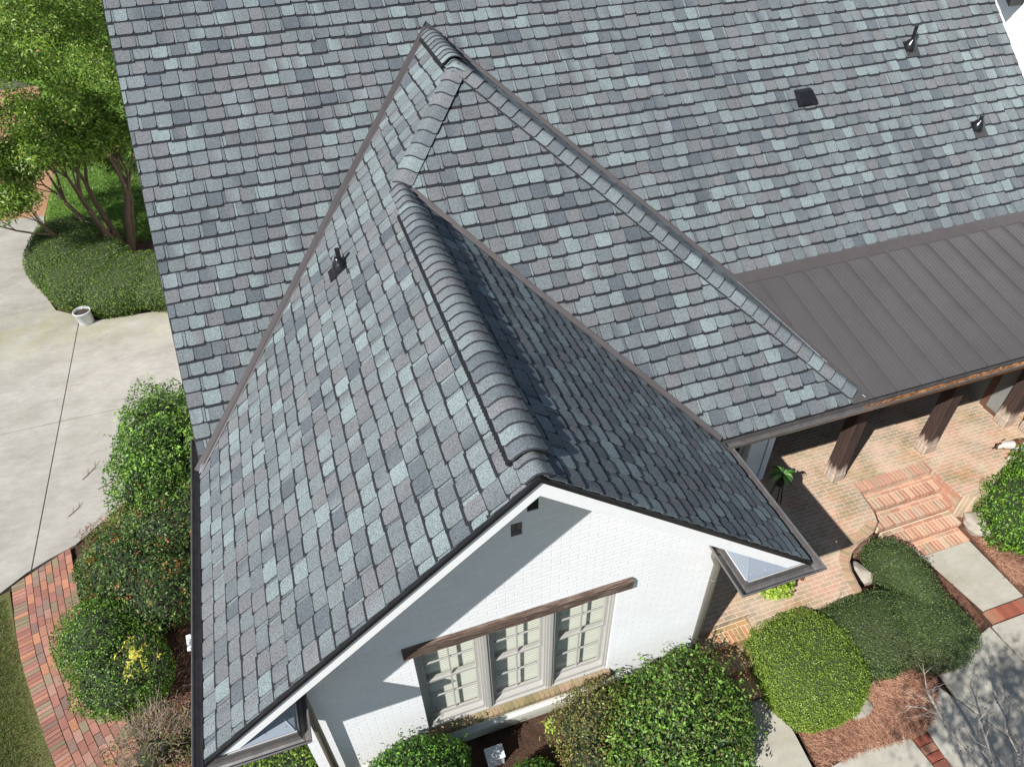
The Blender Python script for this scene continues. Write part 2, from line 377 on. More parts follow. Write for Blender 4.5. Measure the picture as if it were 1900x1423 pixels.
# P : right hip slope
Hx, Hy = 2*XH-ZH/m, Y0+ZH/m
hl = Vector((2*XH-Hx, YF-Hy))   # H -> E in plan
# in (u=y, v=S2*(9-x)): keep side toward the ridge
def pside():
    u1, v1_ = Hy, S2*(2*XH-Hx); u2_, v2_ = YF, 0
    a, b = -(v2_-v1_), (u2_-u1); c = a*u1+b*v1_
    t = a*0+b*(S2*XH)-c
    return (a, b, c) if t > 0 else (-a, -b, -c)
shingles('narrow right slope of the hip', (2*XH, 0, EZ), (0, 1, 0), (-1, 0, m), [[(0, -1, -(XH-.03)*S2), (1, -1/S2, YF+.03), (-1, 1/S2, -Y0+e*1.6), pside()]], -3.4, 3.6, XH*S2, vstart=-.015)
deck([(2*XH, YF, EZ), (Hx, Hy, EZ+ZH), (XH, Y0+XH, EZ+m*XH), (XH, YF+XH, EZ+m*XH)])

# ridge and hip caps
def caps(P0, P1, A, B, w_=.155, r=.055, expo=.165, lift=0.0, label=None, skirt=False, off=.032):
    P0, P1, A, B = Vector(P0), Vector(P1), Vector(A).normalized(), Vector(B).normalized(); d = (P1-P0); L = d.length; d.normalize()
    na = d.cross(A); na = na if na.z > 0 else -na; nb = d.cross(B); nb = nb if nb.z > 0 else -nb; nn = (na+nb).normalized()
    def sec(c, h, ww):
        out = []
        for t in (-1, -.85, -.7): out.append(c+A*(-t*ww)+na*h)
        a0, b0 = A*r*1.0, B*r*1.0
        for k in (0, .2, .4, .6, .8, 1): out.append(c+a0*(1-k)**2+b0*k**2+(na*(1-k)+nb*k).normalized()*h)
        for t in (.7, .85, 1): out.append(c+B*(t*ww)+nb*h)
        return out
    mb = MB(); n = int(L/expo)+1
    for k in range(n):
        s0 = k*expo; s1 = min(s0+expo+.03, L+.02)
        lo = sec(P0+d*s0, off+lift+.014, w_); hi = sec(P0+d*s1, off+lift-.002, w_*.985); K = len(lo)
        lo[0] += d*.024; lo[-1] += d*.024
        fr_ = sec(P0+d*(s0-.016), off+lift+.004, w_*.99); fr_[0] += d*.03; fr_[-1] += d*.03
        c = tuple(x*1.12 for x in tabcol())
        if random.random() < .5: c = tuple((c[i]+PAL['g'][i])/2 for i in range(3))
        c2 = tabcol() if random.random() < .2 else c
        mb.add(lo+hi, [(i, i+1, K+i+1, K+i) for i in range(K-1)], [c if i < K//2 else c2 for i in range(K)]*2)
        dk = (.030, .033, .038)  # near-black butts and side skirts: shadow lines between caps painted into the colour
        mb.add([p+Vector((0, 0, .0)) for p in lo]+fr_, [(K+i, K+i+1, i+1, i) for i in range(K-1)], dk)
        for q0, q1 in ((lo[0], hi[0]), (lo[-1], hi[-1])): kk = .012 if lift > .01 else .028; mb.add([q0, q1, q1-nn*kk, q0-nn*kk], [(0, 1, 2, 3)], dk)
    o = part(mb, 'cap_shingles', M_shingle, label=label, smooth=False)
    for pz in o.data.polygons: pz.use_smooth = True
    return o
def vent(P0, P1, A, B, w_=.198, h=.05):
    P0, P1, A, B = Vector(P0), Vector(P1), Vector(A).normalized(), Vector(B).normalized(); d = (P1-P0).normalized()
    na = d.cross(A); na = na if na.z > 0 else -na; nb = d.cross(B); nb = nb if nb.z > 0 else -nb; nn = (na+nb).normalized()
    mb = MB()
    pr = [A*w_+na*.02, A*w_+na*.066, A*.09+na*.066, nn*.03, B*.09+nb*.066, B*w_+nb*.066, B*w_+nb*.02, nn*.01]
    mb.extr([P0+q for q in pr], P1-P0)
    # baffle fins along both edges
    L = (P1-P0).length; k = 0
    while k*.05 < L-.02:
        for S_, ns in ((A, na), (B, nb)):
            c = P0+d*(k*.05+.02)+S_*(w_+.006)+ns*.028
            mb.extr([c, c+d*.02, c+d*.02+ns*.028, c+ns*.028], S_*.006)
        k += 1
    return part(mb, 'ridge_vent', M_black)
zg = EZ+m*XG; zh = EZ+m*XH
SA, SB = (-1, 0, -m), (1, 0, -m)
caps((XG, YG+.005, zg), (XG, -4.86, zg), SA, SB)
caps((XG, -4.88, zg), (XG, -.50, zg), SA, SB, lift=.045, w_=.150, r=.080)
vent((XG, -4.87, zg), (XG, -.52, zg), SA, SB)
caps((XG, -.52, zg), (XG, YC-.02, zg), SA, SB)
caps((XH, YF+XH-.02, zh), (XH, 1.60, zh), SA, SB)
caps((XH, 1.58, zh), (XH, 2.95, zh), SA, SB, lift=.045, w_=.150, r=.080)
vent((XH, 1.59, zh), (XH, 2.93, zh), SA, SB)
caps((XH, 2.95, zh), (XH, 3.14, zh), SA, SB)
# hips: perpendiculars to the hip inside each plane
def inplane(d, n): return d.cross(n).normalized()
def hip(P0, P1, n1, n2, **k):
    d = (Vector(P1)-Vector(P0)).normalized(); a = inplane(d, Vector(n1)); b = inplane(d, Vector(n2))
    if a.z > 0: a = -a
    if b.z > 0: b = -b
    return caps(P0, P1, a, b, **k)
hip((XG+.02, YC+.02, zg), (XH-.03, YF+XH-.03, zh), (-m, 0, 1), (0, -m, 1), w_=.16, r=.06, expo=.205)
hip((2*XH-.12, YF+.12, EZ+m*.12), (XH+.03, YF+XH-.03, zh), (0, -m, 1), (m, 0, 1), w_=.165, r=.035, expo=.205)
# brown corner boot at the foot of the hip
mb = MB(); mb.extr([(8.78, YF-.03, EZ-.0+.01), (9.03, YF-.03, EZ+.01), (9.03, YF+.02, EZ+.045), (8.93, YF+.19, EZ+.165), (8.76, YF+.05, EZ+.085)], (0, .004, -.03)); part(mb, 'hip_end_flashing', M_brown)

def valley(P0, P1, n1, n2, w_=.078, lab=None):
    P0, P1 = Vector(P0), Vector(P1); d = (P1-P0).normalized(); n1 = Vector(n1).normalized(); n2 = Vector(n2).normalized()
    a = inplane(d, n1); b = inplane(d, n2); a = a if a.z > 0 else -a; b = b if b.z > 0 else -b; nn = (n1+n2).normalized()
    pr = [a*w_+n1*.012, a*(w_-.008)+n1*.020, a*.02+n1*.012, nn*.030, b*.02+n2*.012, b*(w_-.008)+n2*.016, b*w_+n2*.010]
    mb = MB(); K = len(pr); mb.add([P0+q for q in pr]+[P1+q for q in pr], [(i, i+1, K+i+1, K+i) for i in range(K-1)]); return part(mb, 'valley_flashing', M_brown, label=lab)
valley((-.02, Y0-.02, EZ), (XH, Y0+XH, zh), (-m, 0, 1), (0, -m, 1))
valley((2*XG+.02, YF-.02, EZ), (XG+.1, YC-.1, zg-.08), (m, 0, 1), (0, -m, 1))
valley((Hx, Hy, EZ+ZH), (XH+.05, Y0+XH-.05, zh-.04), (m, 0, 1), (0, -m, 1))
mb = MB()   # bright end tabs at the foot of the left valley
mb.extr([(-.03, Y0-.06, EZ+.02), (.03, Y0-.06, EZ+.05), (.12, Y0+.16, EZ+.13), (.06, Y0+.18, EZ+.13)], (0, 0, -.006))
part(mb, 'valley_end_tab', M_retflash)

# metal porch roof with standing seams
S3 = ZH/(Hy-YF)
mb = MB()
mb.extr([(2*XH, YF-.02, EZ+.01), (XW+2, YF-.02, EZ+.01), (XW+2, Hy, EZ+ZH), (Hx, Hy, EZ+ZH)], (0, 0, -.03))
zt3 = lambda y: EZ+.01+(y-YF+.02)/(Hy-YF+.02)*(ZH-.01)
def xmin(y): return 2*XH+(Hx-2*XH)*(y-YF)/(Hy-YF)
x = 9.103
while x < XW+2:
    ya, yb = YF-.02, Hy-.01
    mb.extr([(x-.008, ya, zt3(ya)), (x+.008, ya, zt3(ya)), (x+.008, yb, zt3(yb)), (x-.008, yb, zt3(yb))], (0, 0, .038))
    for q in (.1, .17, .24, .31):
        mb.extr([(x+q-.006, ya, zt3(ya)), (x+q+.006, ya, zt3(ya)), (x+q+.006, yb, zt3(yb)), (x+q-.006, yb, zt3(yb))], (0, 0, .005))
    x += .408
proof = part(mb, 'porch_roof', M_mroof, label='brown standing seam metal roof over the porch')
x0s = 8.695
mb = MB()
for xs in (8.695,):
    y_at = YF+(xs-2*XH)/(Hx-2*XH)*(Hy-YF)
    mb.extr([(xs-.009, y_at, zt3(y_at)), (xs+.009, y_at, zt3(y_at)), (xs+.009, Hy-.01, zt3(Hy-.01)), (xs-.009, Hy-.01, zt3(Hy-.01))], (0, 0, .028))
part(mb, 'short_seam', M_mroof, proof)
mb = MB()   # apron flashing between shingles and metal
ny = Vector((0, -m, 1)).normalized()
a0 = Vector((Hx-.02, Hy, EZ+ZH)); a1 = Vector((XW, Hy, EZ+ZH)); upv = Vector((0, 1, m)).normalized()
mb.extr([a0+ny*.02-upv*.02, a1+ny*.02-upv*.02, a1+ny*.02+upv*.19, a0+ny*.02+upv*.19+Vector((-.12, 0, 0))], -ny*.004)
mb.extr([a0+ny*.02-upv*.02, a0-upv*.02+Vector((0, -.004, -.005)), a1-upv*.02+Vector((0, -.004, -.005)), a1+ny*.02-upv*.02], (0, -.003, 0))
part(mb, 'apron_flashing', M_brown, proof)
mb = MB()   # side wall flashing between hip and metal roof
Ea, Ha = Vector((2*XH, YF, EZ)), Vector((Hx, Hy, EZ+ZH)); dd = (Ha-Ea).normalized(); sd = Vector((dd.y, -dd.x, 0))
mb.extr([Ea+Vector((0, 0, .012)), Ea+sd*.05+Vector((0, 0, .018)), Ha+sd*.05+Vector((0, 0, .018)), Ha+Vector((0, 0, .012))], (0, 0, .006))
mb.extr([Ea+sd*.055+Vector((0, 0, .012)), Ea+sd*.065+Vector((0, 0, .012)), Ha+sd*.065+Vector((0, 0, .012)), Ha+sd*.055+Vector((0, 0, .012))], (0, 0, .025))
part(mb, 'sidewall_flashing', M_brown, proof)
mb = MB(); pv = Vector((-m, 0, -1)).normalized()
mb.extr([Ea+Vector((0, 0, .02)), Ha+Vector((0, 0, .02)), Ha+Vector((-.03, 0, .055)), Ea+Vector((-.03, 0, .055))], (.002, 0, .002))
part(mb, 'flashing_upstand', M_retflash, proof)

# drip edges and fascia
def rakez(x): return EZ+m*(x if x < XG else 2*XG-x)
mb = MB()
for a, b in ((-.02, XG), (XG, 2*XG+.02)):
    f = lambda x: EZ+m*(x if a < 1 else 2*XG-x)
    pts = [(a, YG-.035, f(a)-.05), (b, YG-.035, f(b)-.05), (b, YG-.035, f(b)+.002), (a, YG-.035, f(a)+.002)]
    mb.extr(pts, (0, .03, 0))
mb.extr([(-.012, Y0, EZ-.06), (-.012, YR, zt(YR)-.06), (-.012, YR, zt(YR)-.004), (-.012, Y0, EZ-.004)], (.010, 0, 0))
part(mb, 'drip_edge', M_black)
mb = MB()
for sgn, a, b in ((1, .30, XG), (-1, 2*XG-.30, XG)):
    f = lambda x: EZ+m*(x if sgn > 0 else 2*XG-x)
    pts = [(a, YG-.012, f(a)-.235), (b, YG-.012, f(b)-.235), (b, YG-.012, f(b)-.05), (a, YG-.012, f(a)-.05)]
    tipx = a-.2*sgn; tip = (tipx, YG-.012, EZ+.02)
    pts = [pts[0], pts[1], pts[2], (tipx-.04*sgn, YG-.012, f(tipx-.04*sgn)-.05), (tipx-.04*sgn, YG-.012, EZ-.005), ] if False else pts+[(a-.24*sgn, YG-.012, max(EZ+.005, f(a-.24*sgn)-.05)), (a-.05*sgn, YG-.012, EZ+.015)]
    mb.extr(pts if sgn > 0 else pts[::-1], (0, .026, 0))
part(mb, 'rake_board', M_white)
mb = MB()
for sgn, a, b in ((1, .1, XG), (-1, 2*XG-.1, XG)):
    f = lambda x: EZ+m*(x if sgn > 0 else 2*XG-x)-.075
    mb.extr([(a, YG+.016, f(a)), (b, YG+.016, f(b)), (b, -4.50, f(b)), (a, -4.50, f(a))], (0, 0, -.02))
# flat eave soffits and fascia boards
mb.box(.04, -4.50, 2.86, .93, 6.3, 2.88); mb.box(.02, -4.50, 2.86, .04, Y0, 3.06)
mb.box(5.84, -4.50, 2.86, 6.575, -2.2, 2.88); mb.box(6.575, -4.50, 2.86, 6.595, -3.09, 3.06)
mb.box(6.57, -3.075, 2.86, 8.6, -2.2, 2.88); mb.box(6.6, -3.095, 2.86, XW+1, -3.075, 3.07)
part(mb, 'soffit', M_white)
mb = MB()    # cornice returns
mb.box(.05, -5.105, 2.84, .84, -4.525, 3.09); part(mb, 'cornice_return', M_white)
mb = MB(); mb.box(5.80, -5.105, 2.84, 6.58, -4.525, 3.09); part(mb, 'cornice_return', M_white)
for sx, X0_ in ((1, 0), (-1, 2*XG)):
    mb = MB()
    T = lambda x, y, z: (X0_+sx*x, y, z)
    a, b, c, d_, e_ = T(.82, -5.14, 3.112), T(.03, -5.14, 3.112), T(.03, -5.115, 3.118), T(.42, -4.53, 3.29), T(.82, -4.53, 3.112)
    mb.extr([a, b, c, d_], (0, 0, -.008)); mb.extr([a, d_, e_], (0, 0, -.008))
    p, q = Vector(a), Vector(d_); mb.tube([p+(q-p)*.02, q], .006, 6)
    for t, s in ((.1, .06), (.35, .05), (.7, .05), (.93, .05)):
        o_ = Vector(a)+(Vector(b)-Vector(a))*t+Vector((0, .06, .018)); mb.tube([o_-Vector((0, 0, .01)), o_+Vector((0, 0, .006))], .007, 6)
    for t in (.3, .6):
        o_ = Vector(a)+(Vector(e_)-Vector(a))*t+Vector((-.06*sx if sx < 0 else -.06, 0, 0)); o_ = Vector((X0_+sx*.76, -5.14+.6*t, 3.142)); mb.tube([o_-Vector((0, 0, .01)), o_+Vector((0, 0, .006))], .007, 6)
    part(mb, 'return_roof', M_retflash)

# gutters
def gutter(path, mat=M_gut, parent=house, caps_=(True, True), sc=1.0, label=None):
    out = [(0, .0), (0, -.085), (.02, -.118), (.055, -.130), (.088, -.112), (.108, -.070), (.118, -.020), (.130, -.014), (.130, -.002), (.122, .0)]
    inn = [(.112, -.006), (.103, -.070), (.084, -.105), (.055, -.122), (.024, -.110), (.006, -.080), (.006, 0)]
    pr = [(a*sc, b*sc) for a, b in out+inn]; K = len(pr); n = len(path); rings = []
    for i in range(n):
        p = Vector((path[i][0], path[i][1], 0)); d0 = (Vector((*path[i][:2], 0))-Vector((*path[i-1][:2], 0))).normalized() if i > 0 else None
        d1 = (Vector((*path[i+1][:2], 0))-Vector((*path[i][:2], 0))).normalized() if i < n-1 else None
        if d0 is None: o = Vector((d1.y, -d1.x, 0)); k = 1
        elif d1 is None: o = Vector((d0.y, -d0.x, 0)); k = 1
        else:
            o0 = Vector((d0.y, -d0.x, 0)); o1 = Vector((d1.y, -d1.x, 0)); o = (o0+o1).normalized(); k = 1/max(.3, o.dot(o0))
        rings.append([p+o*a*k+Vector((0, 0, path[i][2]+b)) for a, b in pr])
    mb = MB(); vs = [q for r in rings for q in r]; fs = []
    for i in range(n-1): fs += [(i*K+k, i*K+(k+1) % K, (i+1)*K+(k+1) % K, (i+1)*K+k) for k in range(K)]
    mb.add(vs, fs)
    for i, t in ((0, caps_[0]), (n-1, caps_[1])):
        if t: R_ = rings[i][:len(out)]; mb.extr(R_, (rings[1][0]-rings[0][0]).normalized()*.004 if i == 0 else (rings[-2][0]-rings[-1][0]).normalized()*.004)
    return part(mb, 'gutter', mat, parent, label=label)
GZ = EZ-.01
gutter([(-.012, -.68, GZ), (-.012, -5.150, GZ), (.83, -5.150, GZ), (.83, -4.545, GZ)], M_gut, label='gutter along the left eave wrapping the left cornice return')
gutter([(5.79, -4.545, GZ), (5.79, -5.150, GZ), (2*XG+.012, -5.150, GZ), (2*XG+.012, -3.30, GZ)], M_gut, label='gutter along the right gable eave wrapping the right cornice return')
gutF = gutter([(2*XG+.06, YF-.035, GZ), (XW+1.5, YF-.035, GZ)], M_gut, label='porch gutter half full of rust brown debris')
# drip strip under eave shingles
for bb in ((-.012, -5.15, EZ-.03, .004, Y0, EZ+.006), (2*XG-.004, -5.15, EZ-.03, 2*XG+.011, YF, EZ+.006), (2*XG, YF-.03, EZ-.03, XW+1, YF-.01, EZ+.002)):
    mb = MB(); mb.box(*bb); part(mb, 'eave_strip', M_gutd)
# debris in porch gutter: fine straw and leaf crumbs
mb = MB()
for i in range(4200):
    x = random.uniform(8.9, XW); dens = min(1, .35+(x-8.9)/2.0)
    if random.random() > dens: continue
    yy = YF-.035-random.uniform(.045, .112); z = GZ-.05+random.uniform(-.02, .035)
    L = random.uniform(.02, .08); a = random.gauss(0, .5); dx, dy = math.cos(a)*L, math.sin(a)*L*.35
    c = random.choice((srgb(142, 96, 56), srgb(112, 72, 44), srgb(164, 124, 86), srgb(78, 56, 40), srgb(122, 84, 56)))
    yy2 = min(max(yy+dy, YF-.150), YF-.05); wd = random.uniform(.003, .008)
    mb.add([(x, yy, z), (x+dx, yy2, z+.004), (x+dx, yy2+wd, z+.006), (x, yy+wd, z+.002)], [(0, 1, 2, 3)], c)
dbr = part(mb, 'straw_debris', M_straw, gutF); dbr['kind'] = 'stuff'
mb = MB(); mb.box(9.3, YF-.145, GZ-.095, XW, YF-.06, GZ-.055, srgb(92, 62, 40)); part(mb, 'leaf_silt', M_straw, gutF)
# downspouts
def downspout(x, y, z0, z1, xo, yo):
    mb = MB(); mb.tube([(xo, yo, z1), (xo, yo, z1-.12), (x, y, z1-.28), (x, y, z0)], .045, 12)
    for z in (z0+.5, z1-.6): mb.tube([(x, y, z), (x, y, z+.03)], .047, 12)
    return part(mb, 'downspout', M_ds, smooth=True)
M_ds = simple('taupe_downspout', srgb(122, 117, 108), .45, .3, .1, 5)
downspout(5.80, -4.625, .1, 3.0, 5.745, -4.60); downspout(.86, -4.625, .1, 3.0, .88, -4.60)

# ---------------------------------------------------------------- walls
def wallface(rect, holes, hps, plane, mat, name, label=None, depth=.12):
    """vertical wall face on a grid of cells, holes left open, clipped by half planes in (h,z)."""
    us = sorted({rect[0], rect[2]} | {h[0] for h in holes} | {h[2] for h in holes}); vs = sorted({rect[1], rect[3]} | {h[1] for h in holes} | {h[3] for h in holes})
    mb = MB(); P3 = plane
    for i in range(len(us)-1):
        for j in range(len(vs)-1):
            cu, cv = (us[i]+us[i+1])/2, (vs[j]+vs[j+1])/2
            if any(h[0] < cu < h[2] and h[1] < cv < h[3] for h in holes): continue
            pl = clip([(us[i], vs[j]), (us[i+1], vs[j]), (us[i+1], vs[j+1]), (us[i], vs[j+1])], hps)
            if len(pl) >= 3: mb.add([P3(a, b, 0) for a, b in pl], [tuple(range(len(pl)))])
    for h in holes:
        a, b, c, d_ = h
        for p, q in (((a, b), (c, b)), ((c, b), (c, d_)), ((c, d_), (a, d_)), ((a, d_), (a, b))):
            mb.add([P3(*p, 0), P3(*q, 0), P3(*q, depth), P3(*p, depth)], [(0, 1, 2, 3)])
    return part(mb, name, mat, label=label)
YW = -4.52
gh = [(m, -1, m*0-EZ+.09), (-m, -1, -m*2*XG-EZ+.09)]
# z <= EZ + m x - .09  and z <= EZ+m(2XG-x)-.09
gh = [(m, -1, -(EZ-.09)), (-m, -1, -(EZ-.09)-m*2*XG)]
WX0, WX1, WZ0, WZ1 = 2.06, 4.54, .70, 2.71
VH = [(3.41, 4.62, 3.53, 4.80), (3.24, 4.30, 3.36, 4.50)]
wallface((.66, 0, 5.957, 5.9), [(WX0, WZ0, WX1, WZ1)]+VH, gh, lambda a, z, d: (a, YW+d, z), M_pbx, 'gable_wall', 'white painted brick gable wall facing the lawn')
for a, b, c, d_ in VH:
    dy = .012 if a > 3.3 else .1  # near-black box fills the upper opening, its inner shade put into the colour
    mb = MB(); mb.box(a+.001 if a > 3.3 else a-.01, YW+dy, b-.01, c+.01, YW+.13, d_+.01); part(mb, 'vent_dark_fill', M_room)
mb = MB()   # weathered wooden blocks inside the lower opening
a, b, c, d_ = VH[1]; mb.box(a+.005, YW+.004, b+.09, a+.05, YW+.09, d_-.005); mb.box(a+.06, YW+.004, b+.09, c-.006, YW+.09, d_-.005)
mb.extr([(a+.005, YW+.002, b+.004), (c-.006, YW+.002, b+.004), (c-.006, YW+.09, b+.09), (a+.005, YW+.09, b+.09)], (0, 0, -.003))
part(mb, 'vent_block', simple('old_grey_wood', srgb(108, 104, 98), .85, 0, .3, 14, .4))
mb = MB(); mb.box(.64, YW-.035, .27, 5.975, YW+.0-.001, .335); part(mb, 'brick_ledge', M_pbx)
def sidewall(x, y0, y1, z1=2.86, holes=()):
    return wallface((y0, 0, y1, z1), list(holes), [], lambda a, z, d: (x, a, z), M_pby, 'side_wall')
mb = MB()
mb.add([(.66, YW, 0), (.66, 11, 0), (.66, 11, 2.86), (.66, YW, 2.86)], [(0, 3, 2, 1)]); mb.add([(5.957, YW, 0), (5.957, -2.2, 0), (5.957, -2.2, 2.86), (5.957, YW, 2.86)], [(0, 1, 2, 3)])
mb.add([(.3, 0, 2.9), (.3, 11, 2.9), (.3, YR+.01, zt(YR)-.12)], [(0, 2, 1)])
part(mb, 'side_wall', M_pby)
# porch corner wall with white panel and a window to its left
FW = (7.15, .95, 8.08, 2.68)
wallface((5.957, 0, 8.54, 2.86), [FW], [], lambda a, z, d: (a, -2.2+d, z), simple('grey_painted_panel', srgb(214, 219, 222), .55, 0, .05, 6), 'porch_corner_wall')
mb = MB(); mb.box(8.40, -2.212, .53, 8.412, -2.2, 2.86); part(mb, 'panel_joint', simple('dark_joint_strip', (.25, .26, .27), .8))  # thin dark seam strip on the panel face
mb = MB(); mb.add([(8.54, -2.2, 0), (8.54, 1.6, 0), (8.54, 1.6, 2.86), (8.54, -2.2, 2.86)], [(0, 1, 2, 3)])
mb.add([(8.54, -.1, 0), (13.6, -.1, 0), (13.6, -.1, 3.5), (8.54, -.1, 3.5)], [(0, 1, 2, 3)])
mb.add([(13.58, -2.40, 0), (13.58, -2.40, 3.0), (16, -2.40, 3.0), (16, -2.40, 0)], [(0, 3, 2, 1)])
part(mb, 'porch_back_wall', simple('shadowed_brown_siding', srgb(96, 78, 66), .8, 0, .2, 6))
mb = MB(); mb.add([(8.6, -3.05, 2.90), (16, -3.05, 2.90), (16, -.1, 2.90), (8.6, -.1, 2.90)], [(0, 1, 2, 3)]); part(mb, 'porch_ceiling', simple('brown_ceiling_boards', srgb(70, 52, 42), .8))
mb = MB(); mb.box(8.6, -2.98, 2.68, 16, -2.80, 2.89); part(mb, 'porch_beam', M_post)
# window in porch corner
def window(x0, x1, z0, z1, y, rows=2, cols=2, parent=None, blind=True):
    wn = empty('window', (x0, y, z0)); wn.parent = parent or house; wn.location = Vector((x0, y, z0))-HL
    def wp(mb, name, mat): 
        o = mb.build(name, mat); o.parent = wn; o.data.transform(Matrix.Translation(-Vector((x0, y, z0)))); return o
    mb = MB(); t = .035
    for k, (dd_, tt) in enumerate(((0, .03), (.022, .055))):
        mb.box(x0, y+dd_, z0, x0+tt, y+.13, z1); mb.box(x1-tt, y+dd_, z0, x1, y+.13, z1); mb.box(x0+tt, y+dd_, z1-tt, x1-tt, y+.13, z1)
    mb.box(x0+.055, y+.02, z0, x1-.055, y+.13, z0+.06)
    wp(mb, 'frame', M_taupe)
    zm = z0+.06+(z1-z0-.06)*.52; X0, X1 = x0+.055, x1-.055
    for (a, b, yy) in ((z0+.06, zm+.02, y+.085), (zm-.02, z1-.055, y+.055)):
        mb = MB(); s = .042; low = a < zm-.1
        mb.box(X0, yy, a, X0+s, yy+.03, b); mb.box(X1-s, yy, a, X1, yy+.03, b); mb.box(X0+s, yy, a, X1-s, yy+.03, a+(.065 if low else .035)); mb.box(X0+s, yy, b-.035, X1-s, yy+.03, b)
        xc = (X0+X1)/2; mb.box(xc-.010, yy+.004, a+.035, xc+.010, yy+.024, b-.03); zc = (a+b)/2
        mb.box(X0+s, yy+.006, zc-.010, X1-s, yy+.022, zc+.010)
        wp(mb, 'sash', M_taupe)
        mb = MB(); mb.add([(X0+s, yy+.015, a+.03), (X1-s, yy+.015, a+.03), (X1-s, yy+.015, b-.03), (X0+s, yy+.015, b-.03)], [(0, 1, 2, 3)]); wp(mb, 'glass', M_glass)
    if blind:
        mb = MB(); z = z0+.05
        while z < z1-.03:
            mb.extr([(X0, y+.150, z), (X1, y+.150, z), (X1, y+.153, z+.022), (X0, y+.153, z+.022)], (0, .002, 0)); mb.extr([(X0, y+.153, z+.022), (X1, y+.153, z+.022), (X1, y+.180, z+.044), (X0, y+.180, z+.044)], (0, .0015, .001)); z += .046
        for xc in (X0+.12, X1-.12): mb.box(xc-.0012, y+.157, z0+.05, xc+.0012, y+.159, z1)
        wp(mb, 'blind', M_blind)
    mb = MB(); mb.add([(x0, y+.24, z0), (x1, y+.24, z0), (x1, y+.24, z1), (x0, y+.24, z1)], [(0, 1, 2, 3)]); wp(mb, 'room_backing', M_room)
    return wn
mb = MB(); ww = (WX1-WX0-.0)/3
for k in range(3):
    a = WX0+k*ww+(.022 if k else 0); b = WX0+(k+1)*ww-(.022 if k < 2 else 0)
    window(a, b, WZ0+.045, WZ1, YW+.022)
for k in (1, 2):
    mb.box(WX0+k*ww-.022, YW+.008, WZ0+.045, WX0+k*ww+.022, YW+.18, WZ1)
mb.box(WX0+.001, YW+.006, WZ0+.0, WX1-.001, YW+.18, WZ0+.045)
part(mb, 'window_mullion', M_taupe)
mb = MB(); mb.box(WX0-.05, YW+.30, WZ0-.05, WX1+.05, YW+.32, WZ1+.05); mb.box(WX0-.05, YW+.12, WZ0-.06, WX1+.05, YW+.30, WZ0-.05); part(mb, 'window_box_back', M_room)
window(FW[0], FW[2], FW[1], FW[3], -2.2+.03, blind=False)
# lintel
mb = MB(); N_ = 34
for i in range(N_):
    pass
xs = np.linspace(1.955, 4.705, 40); ring = []
for x in xs:
    j = lambda s: s*(math.sin(x*9.1)*.5+math.sin(x*23.7+1)*.3+random.uniform(-.4, .4))
    ring.append([(x, YW-.052+j(.004), 2.700+j(.004)), (x, YW-.052+j(.004), 2.838+j(.005)), (x, YW-.036, 2.866+j(.005)), (x, YW+.03, 2.868), (x, YW+.03, 2.712), (x, YW-.042, 2.694)])
vs = [p for r in ring for p in r]; K = 6
mb.add(vs, [(i*K+k, (i+1)*K+k, (i+1)*K+(k+1) % K, i*K+(k+1) % K) for i in range(len(ring)-1) for k in range(K)]+[tuple(range(K)), tuple(range(len(vs)-1, len(vs)-K-1, -1))])
part(mb, 'lintel', M_lint, label='weathered brown timber lintel above the triple window')
# sloped brick sill
mb = MB(); x = 2.045
while x < 4.575:
    c = random.choice((srgb(138, 124, 92), srgb(124, 114, 82), srgb(150, 130, 102), srgb(150, 126, 104), srgb(132, 120, 92))); 
    if x > 3.8: c = random.choice((srgb(158, 132, 112), srgb(150, 128, 106), srgb(142, 126, 100)))
    a, b = x+.004, min(x+.066, 4.58)
    mb.extr([(a, YW-.070, .590+random.uniform(-.003, .003)), (a, YW-.064, .662), (a, YW+.004, .738), (a, YW+.004, .59)], (b-a, 0, 0), c); x += .072
mb2 = MB(); mb2.extr([(2.045, YW-.062, .587), (2.045, YW-.056, .653), (2.045, YW+.003, .731), (2.045, YW+.003, .587)], (2.53, 0, 0), srgb(190, 180, 140)); 
part(mb, 'brick_sill', M_brickA); part(mb2, 'sill_mortar', M_brickA)

# porch posts
def post(x0, y0, w_=.26, d_=.25):
    mb = MB(); zs = [.53, .60, .80, 1.3, 2.7]
    for i in range(len(zs)-1):
        pass
    b = .02
    def ringz(z, k):
        X0, X1, Y0_, Y1 = x0-k, x0+w_+k, y0-k, y0+d_+k
        return [(X0+b, Y0_, z), (X1-b, Y0_, z), (X1, Y0_+b, z), (X1, Y1-b, z), (X1-b, Y1, z), (X0+b, Y1, z), (X0, Y1-b, z), (X0, Y0_+b, z)]
    rs = [ringz(z, k) for z, k in ((.531, -.012), (.57, 0), (.72, .002), (.735, -.006), (1.2, -.01), (2.70, -.01))]
    vs = [p for r in rs for p in r]; mb.add(vs, [(i*8+k, i*8+(k+1) % 8, (i+1)*8+(k+1) % 8, (i+1)*8+k) for i in range(len(rs)-1) for k in range(8)]+[tuple(range(7, -1, -1)), tuple(range(len(vs)-8, len(vs)))])
    return part(mb, 'porch_post', M_post)
post(9.58, -2.68); post(11.51, -2.67); post(13.36, -2.62); post(13.62, -3.0, .3, .3)
